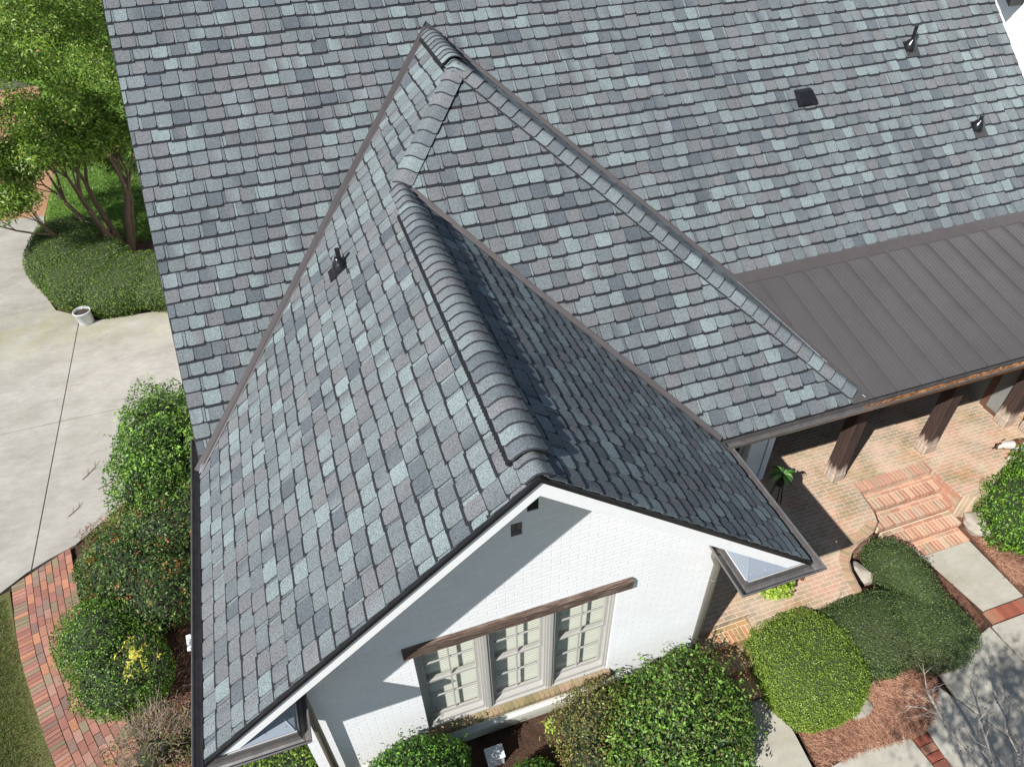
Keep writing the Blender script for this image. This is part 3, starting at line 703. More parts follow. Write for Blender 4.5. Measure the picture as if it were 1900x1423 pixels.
# glazed porch door facing left, in a brown frame
mb = MB(); mb.box(13.50, -2.05, .53, 13.58, -1.93, 2.75); mb.box(13.50, -2.40, 2.63, 13.58, -2.05, 2.75); mb.box(13.50, -2.42, .53, 13.58, -2.385, 2.75); mb.box(13.47, -2.40, .53, 13.58, -2.05, .575)
mb.box(13.50, -1.0, .53, 13.58, -.9, 2.75); mb.box(13.50, -1.93, 2.63, 13.58, -1.0, 2.75)
dr = part(mb, 'glass_door', simple('door_frame_wood', srgb(96, 66, 52), .6, 0, .2, 8))
mb = MB(); mb.box(13.52, -2.385, .575, 13.53, -2.05, 2.63); mb.box(13.52, -1.93, .56, 13.53, -1.0, 2.63); part(mb, 'pane', M_dglass, dr)
# right hand white sided wall
mb = MB()
z = 3.4
while z < 9.4:
    mb.extr([(XW+.001, -1.0, z), (XW+.016, -1.0, z+.28), (XW+.05, -1.0, z+.28), (XW+.05, -1.0, z)], (0, 6.8, 0)); 
    z += .28
for v_ in range(len(mb.v)):
    x, y, z = mb.v[v_]
part(mb, 'lap_siding_wall', M_white, label='white lap siding wall rising at the right end of the main roof')
mb = MB(); mb.extr([(XW-.32, 1.95, 6.42), (XW+.35, 1.95, 6.42), (XW+.35, 6.0, 7.9+1.7), (XW-.32, 6.0, 7.9+1.7)], (0, 0, .10)); part(mb, 'shade_eave', M_gutd)  # unseen eave slab added to cast diagonal shade on the siding
mb = MB(); mb.box(XW+.051, -1.0, 3.2, XW+5, 5.8, 9.3); part(mb, 'upper_wing_wall', M_white)

# roof penetrations
def boot(P, N, upv, pipe_h, pr=.032, s=.27):
    N = Vector(N).normalized(); upv = Vector(upv).normalized(); sdv = upv.cross(N); P = Vector(P)
    mb = MB(); c = [P+N*.028+sdv*(a*s/2)+upv*(b) for a, b in ((-1, -.2), (1, -.2), (1, .12), (-1, .12))]; mb.extr(c, -N*.006)
    o = part(mb, 'pipe_boot', M_boot); b = MB()
    rings = [(.12, .0), (.112, .03), (.085, .07), (.05, .10), (.042, .13)]; vs = []; n = 20
    for i, (r, h) in enumerate(rings):
        t = i/(len(rings)-1); ax = (N*(1-t)+Vector((0, 0, 1))*t).normalized(); cc = P+N*.028+Vector((0, 0, 1))*h*1.1+N*0
        a = ax.orthogonal().normalized() if i == 0 else (a-ax*a.dot(ax)).normalized(); bb = ax.cross(a)
        vs += [cc+(a*math.cos(k/n*6.2832)+bb*math.sin(k/n*6.2832))*r for k in range(n)]
    b.add(vs, [(i*n+k, i*n+(k+1) % n, (i+1)*n+(k+1) % n, (i+1)*n+k) for i in range(len(rings)-1) for k in range(n)]+[tuple(range(len(vs)-n, len(vs)))])
    part(b, 'collar', M_boot, o, smooth=True)
    b = MB(); b.tube([P+Vector((0, 0, .05)), P+Vector((0, 0, pipe_h))], pr, 14); b.tube([P+Vector((0, 0, pipe_h-.002)), P+Vector((0, 0, pipe_h+.012))], pr+.004, 14, (1, 1, 1)); part(b, 'vent_pipe', M_boot, o)
    return o
boot((13.02, 2.04, EZ+m*(2.04-Y0)), (0, -m, 1), (0, 1, m), .35)
boot((13.83, .74, EZ+m*(.74-Y0)), (0, -m, 1), (0, 1, m), .20)
boot((2.33, -.24, EZ+m*2.33), (-m, 0, 1), (1, 0, m), .27)
mb = MB(); c = Vector((10.57, 1.535, EZ+m*(1.535-Y0))); N = Vector((0, -m, 1)).normalized(); U_ = Vector((0, 1, m)).normalized(); X_ = Vector((1, 0, 0))
q = lambda a, b, h: c+X_*a+U_*b+N*h
P_ = [q(-.19, -.14, .03), q(.19, -.14, .03), q(.17, .19, .03), q(-.17, .19, .03), q(-.17, -.12, .11), q(.17, -.12, .11), q(.15, .10, .10), q(-.15, .10, .10)]
mb.add(P_, [(0, 1, 5, 4), (1, 2, 6, 5), (2, 3, 7, 6), (3, 0, 4, 7), (4, 5, 6, 7), (3, 2, 1, 0)]); part(mb, 'box_vent', M_boot, bevel=.012)
# utility boxes fixed to the walls
mb = MB(); mb.box(2.70, YW-.42, -.04, 2.92, YW-.28, .20); mb.extr([(2.685, YW-.44, .20), (2.935, YW-.44, .20), (2.935, YW-.27, .235), (2.685, YW-.27, .235)], (0, 0, .006)); part(mb, 'outlet_box', M_box, label='small grey weatherproof box low on the gable wall')

# ---------------------------------------------------------------- ground surfaces
def sheet(name, pts, z, mat, kind='structure', th=None):
    mb = MB()
    if th: mb.prism(pts, z-th, z)
    else: mb.add([(x, y, z) for x, y in pts], [tuple(range(len(pts)))])
    o = mb.build(name, mat, kind=kind); return o
mb = MB(); G = 300
mb.add([(-G, -G, -.06), (G, -G, -.06), (G, G, -.06), (-G, G, -.06)], [(0, 1, 2, 3)]); mb.build('ground', m_ground('distant_turf', (.085, .095, .065), (.13, .14, .09), 2), kind='structure')
sheet('planting_bed', [(-4.2, -3.4), (-2.2, -4.4), (-1.2, -7), (-1, -9), (16, -9), (16, 2), (2, 12), (-6, 12.5)], -.045, M_earth)
JX, JY = -3.61, (4.21, 8.7)
DR = [(-14, -6.4), (-4.03, .18), (-3.67, .47), (-3.33, .65), (-2.96, .81), (-2.35, 1.39), (-1.5, 2.0), (.4, 2.3), (.6, 2.6), (.6, 7.4), (-3.2, 7.7), (-4.2, 8.5), (-4.75, 9.8), (-4.9, 11.98), (-5.16, 13.84), (-14, 14.4)]
# driveway slabs separated by real joints
mb = MB(); g = .009
def curveclip(hps):
    # non-convex outline: clip by splitting into the polygon with simple ear-free approach (clip polygon itself against rect)
    return clip(DR, hps)
for hx in ((-1, -JX+g), (1, JX+g)):
    for (ya, yb) in ((-20, JY[0]-g), (JY[0]+g, JY[1]-g), (JY[1]+g, 30)):
        hp = [(-1, 0, hx[1]) if hx[0] < 0 else (1, 0, hx[1]), (0, 1, ya), (0, -1, -yb)]
        pl = curveclip(hp)
        if len(pl) >= 3: mb.prism(pl, -.1, 0)
mb.build('driveway', M_drive, kind='structure', bevel=.004)
mb = MB(); mb.add([(x, y, -.022) for x, y in DR], [tuple(range(len(DR)))]); mb.build('driveway_joint_soil', simple('joint_dirt', (.10, .085, .07), .95), kind='structure')
sheet('wood_chip_bed', [(-30, 14.4), (-14, 14.42), (-5.16, 13.86), (-5.3, 17.5), (-7, 26), (-30, 26)], -.03, M_gravel)
LAWN = [(-4.9, 11.0), (4, 10.2), (14, 60), (-40, 60), (-7, 26), (-5.3, 17.5), (-5.14, 13.86), (-4.88, 11.98)]
sheet('lawn', LAWN, -.02, M_lawn)
sheet('side_lawn', [(-14, -6.6), (-14, -14), (-1.2, -14), (-2.2, -4.4), (-2.82, -3.05), (-3.28, -1.86), (-3.6, -.96), (-3.9, .2), (-4.05, .14)], -.025, M_dirtgrass)
def blades(name, n, region, h, cols, parent=None, lean=.5, wd=.006):
    pts = rng.uniform((region[0], region[1]), (region[2], region[3]), (n*3, 2)); 
    return pts
def inpoly(P, poly):
    x, y = P[:, 0], P[:, 1]; c = np.zeros(len(P), bool); n = len(poly)
    for i in range(n):
        x1, y1 = poly[i]; x2, y2 = poly[(i+1) % n]
        c ^= ((y1 > y) != (y2 > y)) & (x < (x2-x1)*(y-y1)/((y2-y1) if y2 != y1 else 1e-9)+x1)
    return c
def npmesh(name, V, F, C, mat, parent=None, kind=None):
    me = D.meshes.new(name); nv, nf, k = len(V), len(F), F.shape[1]
    me.vertices.add(nv); me.vertices.foreach_set('co', V.astype(np.float32).ravel()); me.loops.add(nf*k); me.loops.foreach_set('vertex_index', F.astype(np.int32).ravel())
    me.polygons.add(nf); me.polygons.foreach_set('loop_start', np.arange(0, nf*k, k, dtype=np.int32)); me.polygons.foreach_set('loop_total', np.full(nf, k, np.int32))
    me.update(calc_edges=True); at = me.color_attributes.new('tint', 'FLOAT_COLOR', 'POINT'); a = np.ones((nv, 4), np.float32); a[:, :3] = C; at.data.foreach_set('color', a.ravel())
    me.materials.append(mat); o = D.objects.new(name, me); COL.objects.link(o)
    if parent is not None: o.parent = parent; me.transform(Matrix.Translation(-parent.location))
    if kind: o['kind'] = kind
    return o
def grass(name, poly, n, h, cols, z=-.02, wd=.010, dens=None, kind='stuff', clump=None):
    lo = np.min(poly, 0); hi = np.max(poly, 0); P = rng.uniform(lo, hi, (n*4, 2)); P = P[inpoly(P, poly)]
    if dens is not None: P = P[rng.random(len(P)) < dens(P)]
    P = P[:n]; n = len(P); a = rng.uniform(0, 6.283, n); L = h*rng.uniform(.5, 1.2, n); ln = rng.uniform(.2, .9, n)*L
    b = np.c_[P, np.full(n, z)]; sd = np.c_[np.cos(a+1.57), np.sin(a+1.57), np.zeros(n)]*wd/2; tip = b+np.c_[np.cos(a)*ln, np.sin(a)*ln, L]
    V = np.stack([b-sd, b+sd, tip], 1).reshape(-1, 3); F = np.arange(3*n).reshape(-1, 3); C = np.repeat(np.array(cols)[rng.integers(0, len(cols), n)], 3, 0)*np.repeat(rng.uniform(.75, 1.2, n), 3)[:, None]
    return npmesh(name, V, F, C, M_leaf, None, kind)
GR = [srgb(86, 120, 44), srgb(104, 138, 54), srgb(70, 104, 38), srgb(124, 150, 70)]
grass('grass_blades', [(-4.86, 11.9), (-1.5, 11), (-1.0, 20), (-5.2, 20), (-5.1, 13.9)], 42000, .07, GR, wd=.014)
def dn(P):   # thin where the foot traffic runs beside the path
    d = np.abs((P[:, 0]+3.75)-(-(P[:, 1]))*.28*.9); return np.clip((-(P[:, 0]+3.55)-(-P[:, 1])*-.27-.15)/.5, .12, 1)
grass('side_grass_blades', [(-4.4, -.3), (-3.95, .05), (-3.63, -.96), (-3.31, -1.86), (-2.86, -3.05), (-2.6, -3.7), (-4.4, -3.7)], 26000, .05, [srgb(96, 116, 52), srgb(80, 104, 44), srgb(120, 128, 78), srgb(128, 118, 84)], z=-.025, wd=.008, dens=dn)

sheet('tree_bed', [(-3.9, 10.1), (-.4, 9.6), (-.4, 10.9), (-2.2, 11.6), (-3.5, 11.5)], -.012, M_earth)
# brick path on the left
def bez(ps, n):
    ps = np.array(ps, float); d = np.r_[0, np.cumsum(np.linalg.norm(np.diff(ps, axis=0), axis=1))]; t = np.linspace(0, d[-1], n)
    return np.c_[np.interp(t, d, ps[:, 0]), np.interp(t, d, ps[:, 1])], d[-1]
def smooth(ps, it=3):
    ps = np.array(ps, float)
    for _ in range(it):
        q = [ps[0]]
        for i in range(len(ps)-1): q += [ps[i]*.75+ps[i+1]*.25, ps[i]*.25+ps[i+1]*.75]
        q.append(ps[-1]); ps = np.array(q)
    return ps
BC = [srgb(152, 108, 94), srgb(160, 116, 102), srgb(144, 102, 90), srgb(170, 120, 94), srgb(132, 118, 96), srgb(128, 104, 94), srgb(156, 120, 106), srgb(146, 102, 90), srgb(160, 114, 96)]
def bricks_along(name, left, offs, z=0.0, cut=None, top=.012, mortar=(.05, .04, .03), kind='structure', cols=None):
    """left: polyline of the outer edge; offs: list of (across0, across1, along pitch, phase)"""
    L = smooth(left); seg = np.diff(L, axis=0); sl_ = np.linalg.norm(seg, axis=1); cum = np.r_[0, np.cumsum(sl_)]
    def at(s):
        i = int(np.clip(np.searchsorted(cum, s)-1, 0, len(seg)-1)); t = (s-cum[i])/sl_[i]; p = L[i]+seg[i]*t
        j = max(0, i-2); k_ = min(len(L)-1, i+3); d = (L[k_]-L[j]); d /= np.linalg.norm(d); return p, d, np.array([-d[1], d[0]])*SIDE
    SIDE = 1 if offs[0][1] > 0 else -1
    mb = MB(); tot = cum[-1]
    for a0, a1, pit, ph in offs:
        a0, a1 = abs(a0), abs(a1); s = ph-pit
        while s < tot:
            lo, hi = max(0, s+.004), min(tot, s+pit-.004)
            if hi-lo > .02:
                c = random.choice(cols or BC); c = jit(c, .85, 1.12); zz = z+random.uniform(-.003, .003)
                q = []
                for ss, aa in ((lo, a0+.004), (hi, a0+.004), (hi, a1-.004), (lo, a1-.004)):
                    p, d, n = at(ss); w0 = p+n*aa; q.append((w0[0]+random.uniform(-.002, .002), w0[1]+random.uniform(-.002, .002)))
                if area(q) < 0: q = q[::-1]
                if cut: q = clip(q, [cut])
                if len(q) > 2 and area(q) > 1e-4: mb.prism(q, zz-.03, zz+top, c)
            s += pit
    amax = max(abs(o[1]) for o in offs); bl = []; br_ = []
    for s in np.linspace(0, tot, 30):
        p, d, n = at(s); bl.append(tuple(p+n*.01)); br_.append(tuple(p+n*(amax-.01)))
    for i in range(len(bl)-1):
        q = [bl[i], bl[i+1], br_[i+1], br_[i]]; q = clip(q, [cut]) if cut else q
        if len(q) > 2: mb.add([(*p, z+.002) for p in q], [tuple(range(len(q)))], mortar)
    return mb.build(name, M_brickA, kind=kind, bevel=.003)
edge_line = (.625, -1, .625*-4.03-.18+.035)
bricks_along('brick_path', [(-3.98, .75), (-3.86, .20), (-3.60, -.96), (-3.28, -1.86), (-2.82, -3.05), (-2.2, -4.3), (-1.4, -5.6)][::1],
             [(0, .205, .072, 0)]+[(.205+.103*k, .308+.103*k, .208, (k % 2)*.1+.02*k) for k in range(7)], z=.0, cut=edge_line)

# porch paving, steps, retaining edge
PZ = .53
curve = [(11.45, -2.95)]
rr_ = smooth([(9.93, -2.99), (9.86, -3.55), (9.62, -3.72), (9.22, -3.82), (8.92, -3.98), (8.78, -4.22), (8.72, -4.55)], 2)
patio = [(5.86, -4.36), (6.90, -4.36), (6.90, -4.62), (8.0, -4.60)]+[tuple(p) for p in rr_[::-1]]+[(11.46, -2.99), (11.48, -3.62), (11.75, -3.76), (12.6, -3.72), (14.2, -3.7), (17, -3.7), (17, 0), (5.86, 0)]
sheet('brick_patio', patio, PZ, M_patio, th=.6)
# soldier course on the curved edge
OL0 = [srgb(164, 140, 110), srgb(172, 144, 116), srgb(172, 136, 112), srgb(154, 138, 108)]
bricks_along('patio_edge_bricks', [tuple(p) for p in rr_[7:]]+[(8.72, -4.58)], [(-.003, -.14, .072, 0)], z=PZ-.006, mortar=srgb(190, 170, 130), top=.010, cols=OL0)
# curved retaining brick face (laid courses)
mb = MB(); R0 = np.array([tuple(p) for p in rr_]); seg = np.diff(R0, axis=0); cum = np.r_[0, np.cumsum(np.linalg.norm(seg, axis=1))]
def atR(s):
    i = int(np.clip(np.searchsorted(cum, s)-1, 0, len(seg)-1)); t = (s-cum[i])/(cum[i+1]-cum[i]); p = R0[i]+seg[i]*t; d = seg[i]/np.linalg.norm(seg[i]); return p, np.array([-d[1], d[0]])
for r in range(7):
    s = -(r % 2)*.1; z = PZ-.018-(r+1)*.070
    while s < cum[-1]:
        lo, hi = max(0, s+.004), min(cum[-1], s+.204)
        if hi-lo > .03:
            c = random.choice((srgb(170, 138, 112), srgb(150, 126, 104), srgb(178, 146, 122), srgb(140, 112, 92)))
            p, n = atR(lo); q, n2 = atR(hi); n, n2 = (-n), (-n2); 
            out = [tuple(p+n*.012), tuple(q+n2*.012), tuple(q-n2*.03), tuple(p-n*.03)]
            if area(out) < 0: out = out[::-1]
            mb.prism(out, z+.004, z+.066, c)
        s += .208
mb.build('retaining_wall', M_brickA, bevel=.003); tag(D.objects['retaining_wall'], 'curved low brick retaining wall at the edge of the patio above the planting bed', 'wall')
steps = empty('brick_steps', (10.7, -3.5, 0)); tag(steps, 'flight of brick steps with rowlock edges from porch down to the concrete walk', 'steps')
BS = [srgb(178, 136, 114), srgb(186, 146, 122), srgb(170, 128, 108), srgb(162, 140, 116), srgb(176, 150, 130), srgb(172, 128, 106)]
def stepmesh(x0, x1, y0, y1, zt_, zb, parent, name='tread', back=True, cols=BS, hd=.2):
    mb = MB(); yb = y0+hd; x = x0
    mb.box(x0, y0+.012, zb, x1, y1, zt_-.006, srgb(214, 196, 168))
    while x < x1-.02:       # rowlock nosing
        b = min(x+.066, x1); mb.box(x+.003, y0+random.uniform(-.004, .002), zt_-.062, b-.003, min(yb-.004, y1), zt_+random.uniform(-.002, .003), jit(random.choice(cols), .85, 1.12)); x += .0725
    yy = yb
    k = 0
    while back and yy < y1-.03:
        x = x0-(k % 2)*.1
        while x < x1:
            a, b = max(x+.004, x0), min(x+.204, x1)
            if b-a > .03: mb.box(a, yy+.004, zt_-.06, b, min(yy+.068, y1), zt_+random.uniform(-.002, .003), jit(random.choice(cols), .85, 1.12))
            x += .208
        yy += .072; k += 1
    # riser bricks
    x = x0
    while x < x1 and zt_-zb > .11:
        b = min(x+.202, x1); mb.box(x+.004, y0+.004, zb+.005, b-.004, y0+.03, zt_-.068, jit(random.choice(cols), .8, 1.05)); x += .208
    o = mb.build(name, M_brickA, bevel=.004); o.parent = parent; o.data.transform(Matrix.Translation(-parent.location)); return o
SX0, SX1 = 9.93, 11.46
stepmesh(SX0, SX1, -2.99, -2.785, PZ+.004, PZ-.12, steps, 'top_nosing', back=False)
for k, (yf, yb_) in enumerate(((-3.30, -2.99), (-3.60, -3.30), (-3.88, -3.60), (-4.15, -3.88))):
    zt_ = PZ-.1325*(k+1)
    stepmesh(SX0+(.0 if k < 2 else (.08 if k == 2 else .35)), SX1-(.02 if k < 3 else .04), yf, yb_+(.01), max(zt_, .012), (zt_-.13) if k < 3 else -.05, steps)
# cheek beside the steps
mb = MB()
for r in range(7):
    z = PZ-.012-(r+1)*.070; y = -3.62+(r % 2)*.1
    y = -3.64-(r % 2)*.1
    while y < -3.0:
        a, b = max(y, -3.64), min(y+.2, -2.99)
        if b-a > .03: mb.box(11.462, a+.004, z+.004, 11.50, b-.004, z+.066, tuple(c*.95 for c in random.choice(BS)))
        y += .208
o = mb.build('cheek', M_brickA, bevel=.003); o.parent = steps; o.data.transform(Matrix.Translation(-steps.location))
# small steps at the left end of the patio
st2 = empty('low_brick_steps', (6.4, -4.8, 0)); tag(st2, 'mossy low brick steps beside the gable wall corner leading to a concrete slab', 'steps')
OL = [srgb(150, 124, 88), srgb(164, 132, 92), srgb(172, 126, 92), srgb(136, 118, 84), srgb(160, 138, 104)]
stepmesh(5.86, 6.88, -4.64, -4.36, .43, .2, st2, cols=OL); stepmesh(5.86, 6.80, -4.98, -4.64, .30, .1, st2, cols=OL); stepmesh(5.86, 6.72, -5.32, -4.98, .17, -.05, st2, cols=OL)
mb = MB(); y = -4.63
x = 6.0
while y > -5.3:
    zt_ = .53-.1*(-(y+4.63))/.2*.55; mb.box(6.885, y-.062, -.05, 7.09, y, max(zt_, .2), jit(random.choice(OL), .85, 1.1)); y -= .070
o = mb.build('side_curb', M_brickA, bevel=.004); o.parent = st2; o.data.transform(Matrix.Translation(-st2.location))

sheet('concrete_slab', [(5.0, -5.33), (6.60, -5.33), (6.76, -5.84), (6.72, -6.34), (6.9, -7.6), (5.0, -7.6)], .05, M_walk, th=.2)
# walk from the steps and the cross walk
sheet('front_walk', [(10.47, -4.155), (11.40, -4.155), (11.40, -5.26), (10.64, -5.26), (10.60, -5.0)], 0.0, M_walk, th=.1)
mb = MB()
bays = [[(10.56, -5.50), (13.0, -5.50), (13.0, -6.10), (10.54, -6.10)], [(10.52, -6.115), (13, -6.115), (13, -7.9), (9.9, -7.9), (9.22, -6.2), (9.24, -5.86), (10.0, -5.62), (10.50, -5.50)],
        [(9.20, -6.22), (9.88, -7.9), (8.62, -7.9), (8.44, -7.0), (8.52, -6.42), (8.76, -6.26), (9.10, -6.0)]]
for b_ in bays:
    if area(b_) < 0: b_ = b_[::-1]
    mb.prism(b_, -.1, 0)
mb.build('cross_walk', M_walk, kind='structure', bevel=.006)
sheet('lower_walk', [(6.78, -6.42), (7.5, -6.36), (8.22, -6.44), (8.26, -7.0), (8.3, -7.9), (6.95, -7.9)], -.004, M_walk, th=.1)
mbb = MB()
def edging(p, q, name):
    L = math.dist(p, q); n = int(L/.11); d = ((q[0]-p[0])/L, (q[1]-p[1])/L); nn = (-d[1], d[0]); mb = MB()
    for i in range(n):
        a, b = i*.11+.004, i*.11+.104; c = jit(random.choice((srgb(150, 88, 70), srgb(142, 82, 66), srgb(156, 100, 78), srgb(120, 76, 64), srgb(148, 108, 86))), .8, 1.1)
        pts = [(p[0]+d[0]*s+nn[0]*t, p[1]+d[1]*s+nn[1]*t) for s, t in ((a, -.1), (b, -.1), (b, .1), (a, .1))]; mb.prism(pts, -.05, .012+random.uniform(-.003, .003), c)
    return mb.build(name, M_brickA, kind='structure', bevel=.004)
edging((10.60, -5.38), (12.9, -5.38), 'brick_edging'); edging((8.36, -6.36), (8.40, -7.8), 'brick_edging')
# pine straw bed with real needles
BED = [(6.86, -5.7), (6.80, -6.36), (7.5, -6.32), (8.22, -6.40), (8.50, -6.38), (8.75, -6.23), (9.2, -5.86), (10.0, -5.6), (10.5, -5.4), (10.55, -4.9), (10.4, -4.2), (9.9, -3.8), (8.7, -4.5), (7.1, -4.8)]
sheet('pine_straw_bed', BED, -.012, m_ground('straw_litter', srgb(84, 58, 46), srgb(132, 94, 76), 9))
sheet('side_straw_bed', [(11.46, -3.68), (11.42, -5.4), (15, -5.4), (15, -3.72)], -.012, D.materials['straw_litter'])
def needles(name, poly, n, z=-.01):
    lo = np.min(poly, 0); hi = np.max(poly, 0); P = rng.uniform(lo, hi, (n*3, 2)); P = P[inpoly(P, poly)][:n]; n = len(P)
    fld = np.sin(P[:, 0]*2.1)+np.cos(P[:, 1]*2.7+P[:, 0]); a = fld*1.3+rng.normal(0, .8, n); L = rng.uniform(.05, .15, n); wd = rng.uniform(.0015, .0035, n)
    b = np.c_[P, z+rng.uniform(.002, .03, n)]; d = np.c_[np.cos(a)*L, np.sin(a)*L, rng.normal(0, .008, n)]; sd = np.c_[-np.sin(a)*wd, np.cos(a)*wd, np.zeros(n)]
    V = np.stack([b-sd, b+sd, b+d*.6+sd+[0, 0, .004], b+d], 1).reshape(-1, 3); F = np.arange(4*n).reshape(-1, 4)
    cs = np.array([srgb(150, 108, 86), srgb(124, 84, 66), srgb(176, 140, 116), srgb(98, 66, 54), srgb(156, 116, 92)]); C = np.repeat(cs[rng.integers(0, 5, n)], 4, 0)
    return npmesh(name, V, F, C, M_straw, None, 'stuff')
needles('pine_straw_needles', [(6.86, -5.6), (6.80, -6.36), (7.5, -6.32), (8.22, -6.40), (8.50, -6.38), (8.75, -6.23), (9.2, -5.86), (9.3, -5.5), (8, -5.4)], 26000)
needles('pine_straw_needles', [(11.5, -3.9), (11.44, -5.0), (12, -5.3), (12.6, -4.0)], 7000)
needles('pine_straw_needles', [(-3.0, 1.0), (-2.3, 1.55), (-1.5, 2.1), (-.6, 2.1), (-.9, .8), (-2.6, .3)], 5000, -.02)
needles('pine_straw_needles', [(-1.7, .2), (.1, .2), (.1, -4.4), (-1.8, -4.2), (-1.3, -1.6)], 9000, -.055)

# ---------------------------------------------------------------- foliage
def leafmesh(name, P, Nn, L, W, C, parent=None, mat=None, fold=.25, droop=0):
    n = len(P); Nn = Nn/np.linalg.norm(Nn, axis=1, keepdims=True)
    r = rng.normal(size=(n, 3)); t = r-Nn*np.sum(r*Nn, 1, keepdims=True); t /= np.linalg.norm(t, axis=1, keepdims=True); b = np.cross(Nn, t)
    Lc = L[:, None]; Wc = W[:, None]; tip = P+t*Lc+Nn*(droop*Lc)
    V = np.stack([P, P+t*Lc*.45+b*Wc*.5+Nn*Wc*fold, tip, P+t*Lc*.45-b*Wc*.5+Nn*Wc*fold], 1).reshape(-1, 3)
    i = np.arange(n)*4; F = np.concatenate([np.c_[i, i+1, i+2], np.c_[i, i+2, i+3]]); return npmesh(name, V, F, np.repeat(C, 4, 0), mat or M_leaf, parent)
def noise3(P, s, seed=0):
    q = P*s; v = np.zeros(len(P)); r = np.random.default_rng(seed)
    for k in range(5):
        d = r.normal(size=3); v += np.sin(q@d+r.uniform(0, 6.28))
    return v/3
def pick(cols, n, P=None, w=None):
    c = np.array(cols); k = rng.choice(len(c), n, p=w); return c[k]*rng.uniform(.75, 1.2, n)[:, None]
def ellipsoids(E, dens, lump=.12, depth=.16, flat=2.0, zmin=.0, seed=1):
    """points & normals on a union of lumpy superellipsoids; E: (cx,cy,cz,rx,ry,rz)"""
    PP, NN, DD = [], [], []
    for k, (cx, cy_, cz, rx, ry, rz) in enumerate(E):
        A = 4*math.pi*((rx*ry)**1.6/3+(rx*rz)**1.6/3+(ry*rz)**1.6/3)**(1/1.6); n = int(A*dens); d = rng.normal(size=(n, 3)); d /= np.linalg.norm(d, axis=1, keepdims=True)
        s = (np.abs(d)**flat).sum(1)**(-1/flat); r = np.array([rx, ry, rz]); nz = 1+lump*noise3(d*r, 3.2, seed+k)+lump*.5*noise3(d*r, 9, seed+k+9)
        dep = rng.random(n)**2*depth; f = s*nz-dep/np.mean(r); P = d*r*f[:, None]+[cx, cy_, cz]; N = d/r*np.mean(r); N = np.sign(N)*np.abs(N)**(flat-1) if flat > 2 else N; N /= np.linalg.norm(N, axis=1, keepdims=True)
        ok = P[:, 2] > zmin
        for j, (ax, ay, az, sx, sy_, sz) in enumerate(E):
            if j != k:
                q = (np.abs((P-[ax, ay, az])/[sx, sy_, sz])**flat).sum(1); ok &= q > .80
        PP.append(P[ok]); NN.append(N[ok]); DD.append(dep[ok])
    return np.concatenate(PP), np.concatenate(NN), np.concatenate(DD)
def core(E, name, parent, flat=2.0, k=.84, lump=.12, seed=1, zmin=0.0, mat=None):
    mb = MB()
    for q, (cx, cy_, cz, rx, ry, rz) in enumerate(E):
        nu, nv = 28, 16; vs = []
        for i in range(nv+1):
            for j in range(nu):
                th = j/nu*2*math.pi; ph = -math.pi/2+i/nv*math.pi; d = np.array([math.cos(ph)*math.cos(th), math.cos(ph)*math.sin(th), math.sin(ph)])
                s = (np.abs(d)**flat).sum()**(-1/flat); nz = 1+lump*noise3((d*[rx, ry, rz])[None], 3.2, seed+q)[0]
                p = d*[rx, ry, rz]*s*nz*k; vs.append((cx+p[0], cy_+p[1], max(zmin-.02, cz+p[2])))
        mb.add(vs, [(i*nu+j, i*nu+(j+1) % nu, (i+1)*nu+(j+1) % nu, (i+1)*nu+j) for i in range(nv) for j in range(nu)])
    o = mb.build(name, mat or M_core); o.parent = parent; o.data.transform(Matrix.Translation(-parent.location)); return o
def shrub(name, label, cat, E, dens, ls, cols, w=None, tilt=.6, lump=.12, depth=.16, flat=2.0, seed=1, upb=.3, group=None, aspect=.5, zmin=.0, kcore=.84, sprigs=0, sprigcol=None, base=None, tintf=None):
    t = empty(name, (E[0][0], E[0][1], zmin)); tag(t, label, cat, group)
    P, N, dep = ellipsoids(E, dens, lump, depth, flat, zmin, seed); n = len(P)
    nn = N+rng.normal(0, tilt, (n, 3))+[0, 0, upb]; C = pick(cols, n, w=w)
    if tintf is not None: C = tintf(P, C)
    L = ls*rng.uniform(.65, 1.25, n)
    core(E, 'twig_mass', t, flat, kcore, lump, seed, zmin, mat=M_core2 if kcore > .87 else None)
    if sprigs:
        k = rng.choice(n, sprigs); S = []; SN = []
        for i in k:
            d = N[i]+np.array([0, 0, .5])+rng.normal(0, .3, 3); d /= np.linalg.norm(d)
            for j in range(9):
                S.append(P[i]+d*ls*(.3+.45*j)*rng.uniform(.7, 1.2)+rng.normal(0, ls*.25, 3)); SN.append(d+rng.normal(0, .7, 3))
        S = np.array(S); SN = np.array(SN); c = pick(sprigcol or cols, len(S)); Ls = ls*rng.uniform(.8, 1.3, len(S)); P = np.concatenate([P, S]); nn = np.concatenate([nn, SN]); L = np.concatenate([L, Ls]); C = np.concatenate([C, c])
    leafmesh('foliage', P, nn, L, L*aspect, C, t)
    mb = MB()
    for i in range(5):
        a = i*1.3; e_ = E[i % len(E)]; mb.tube([(E[0][0]+.01*math.cos(a), E[0][1]+.01*math.sin(a), zmin), (E[0][0]*.6+e_[0]*.4+.06*math.cos(a), E[0][1]*.6+e_[1]*.4+.06*math.sin(a), zmin+e_[5]*.2), (e_[0]+.12*math.cos(a), e_[1]+.12*math.sin(a), zmin+e_[5]*.4), (e_[0]+e_[3]*.4*math.cos(a), e_[1]+e_[4]*.4*math.sin(a), e_[2]+e_[5]*.2)], [.02, .018, .016, .008], 6)
    o = mb.build('stem', M_twig); o.parent = t; o.data.transform(Matrix.Translation(-t.location))
    return t
G1 = [srgb(60, 92, 36), srgb(80, 118, 42), srgb(106, 146, 54), srgb(48, 74, 32), srgb(136, 168, 74)]
G2 = [srgb(48, 72, 36), srgb(66, 94, 42), srgb(88, 118, 52), srgb(122, 150, 76), srgb(128, 84, 56)]
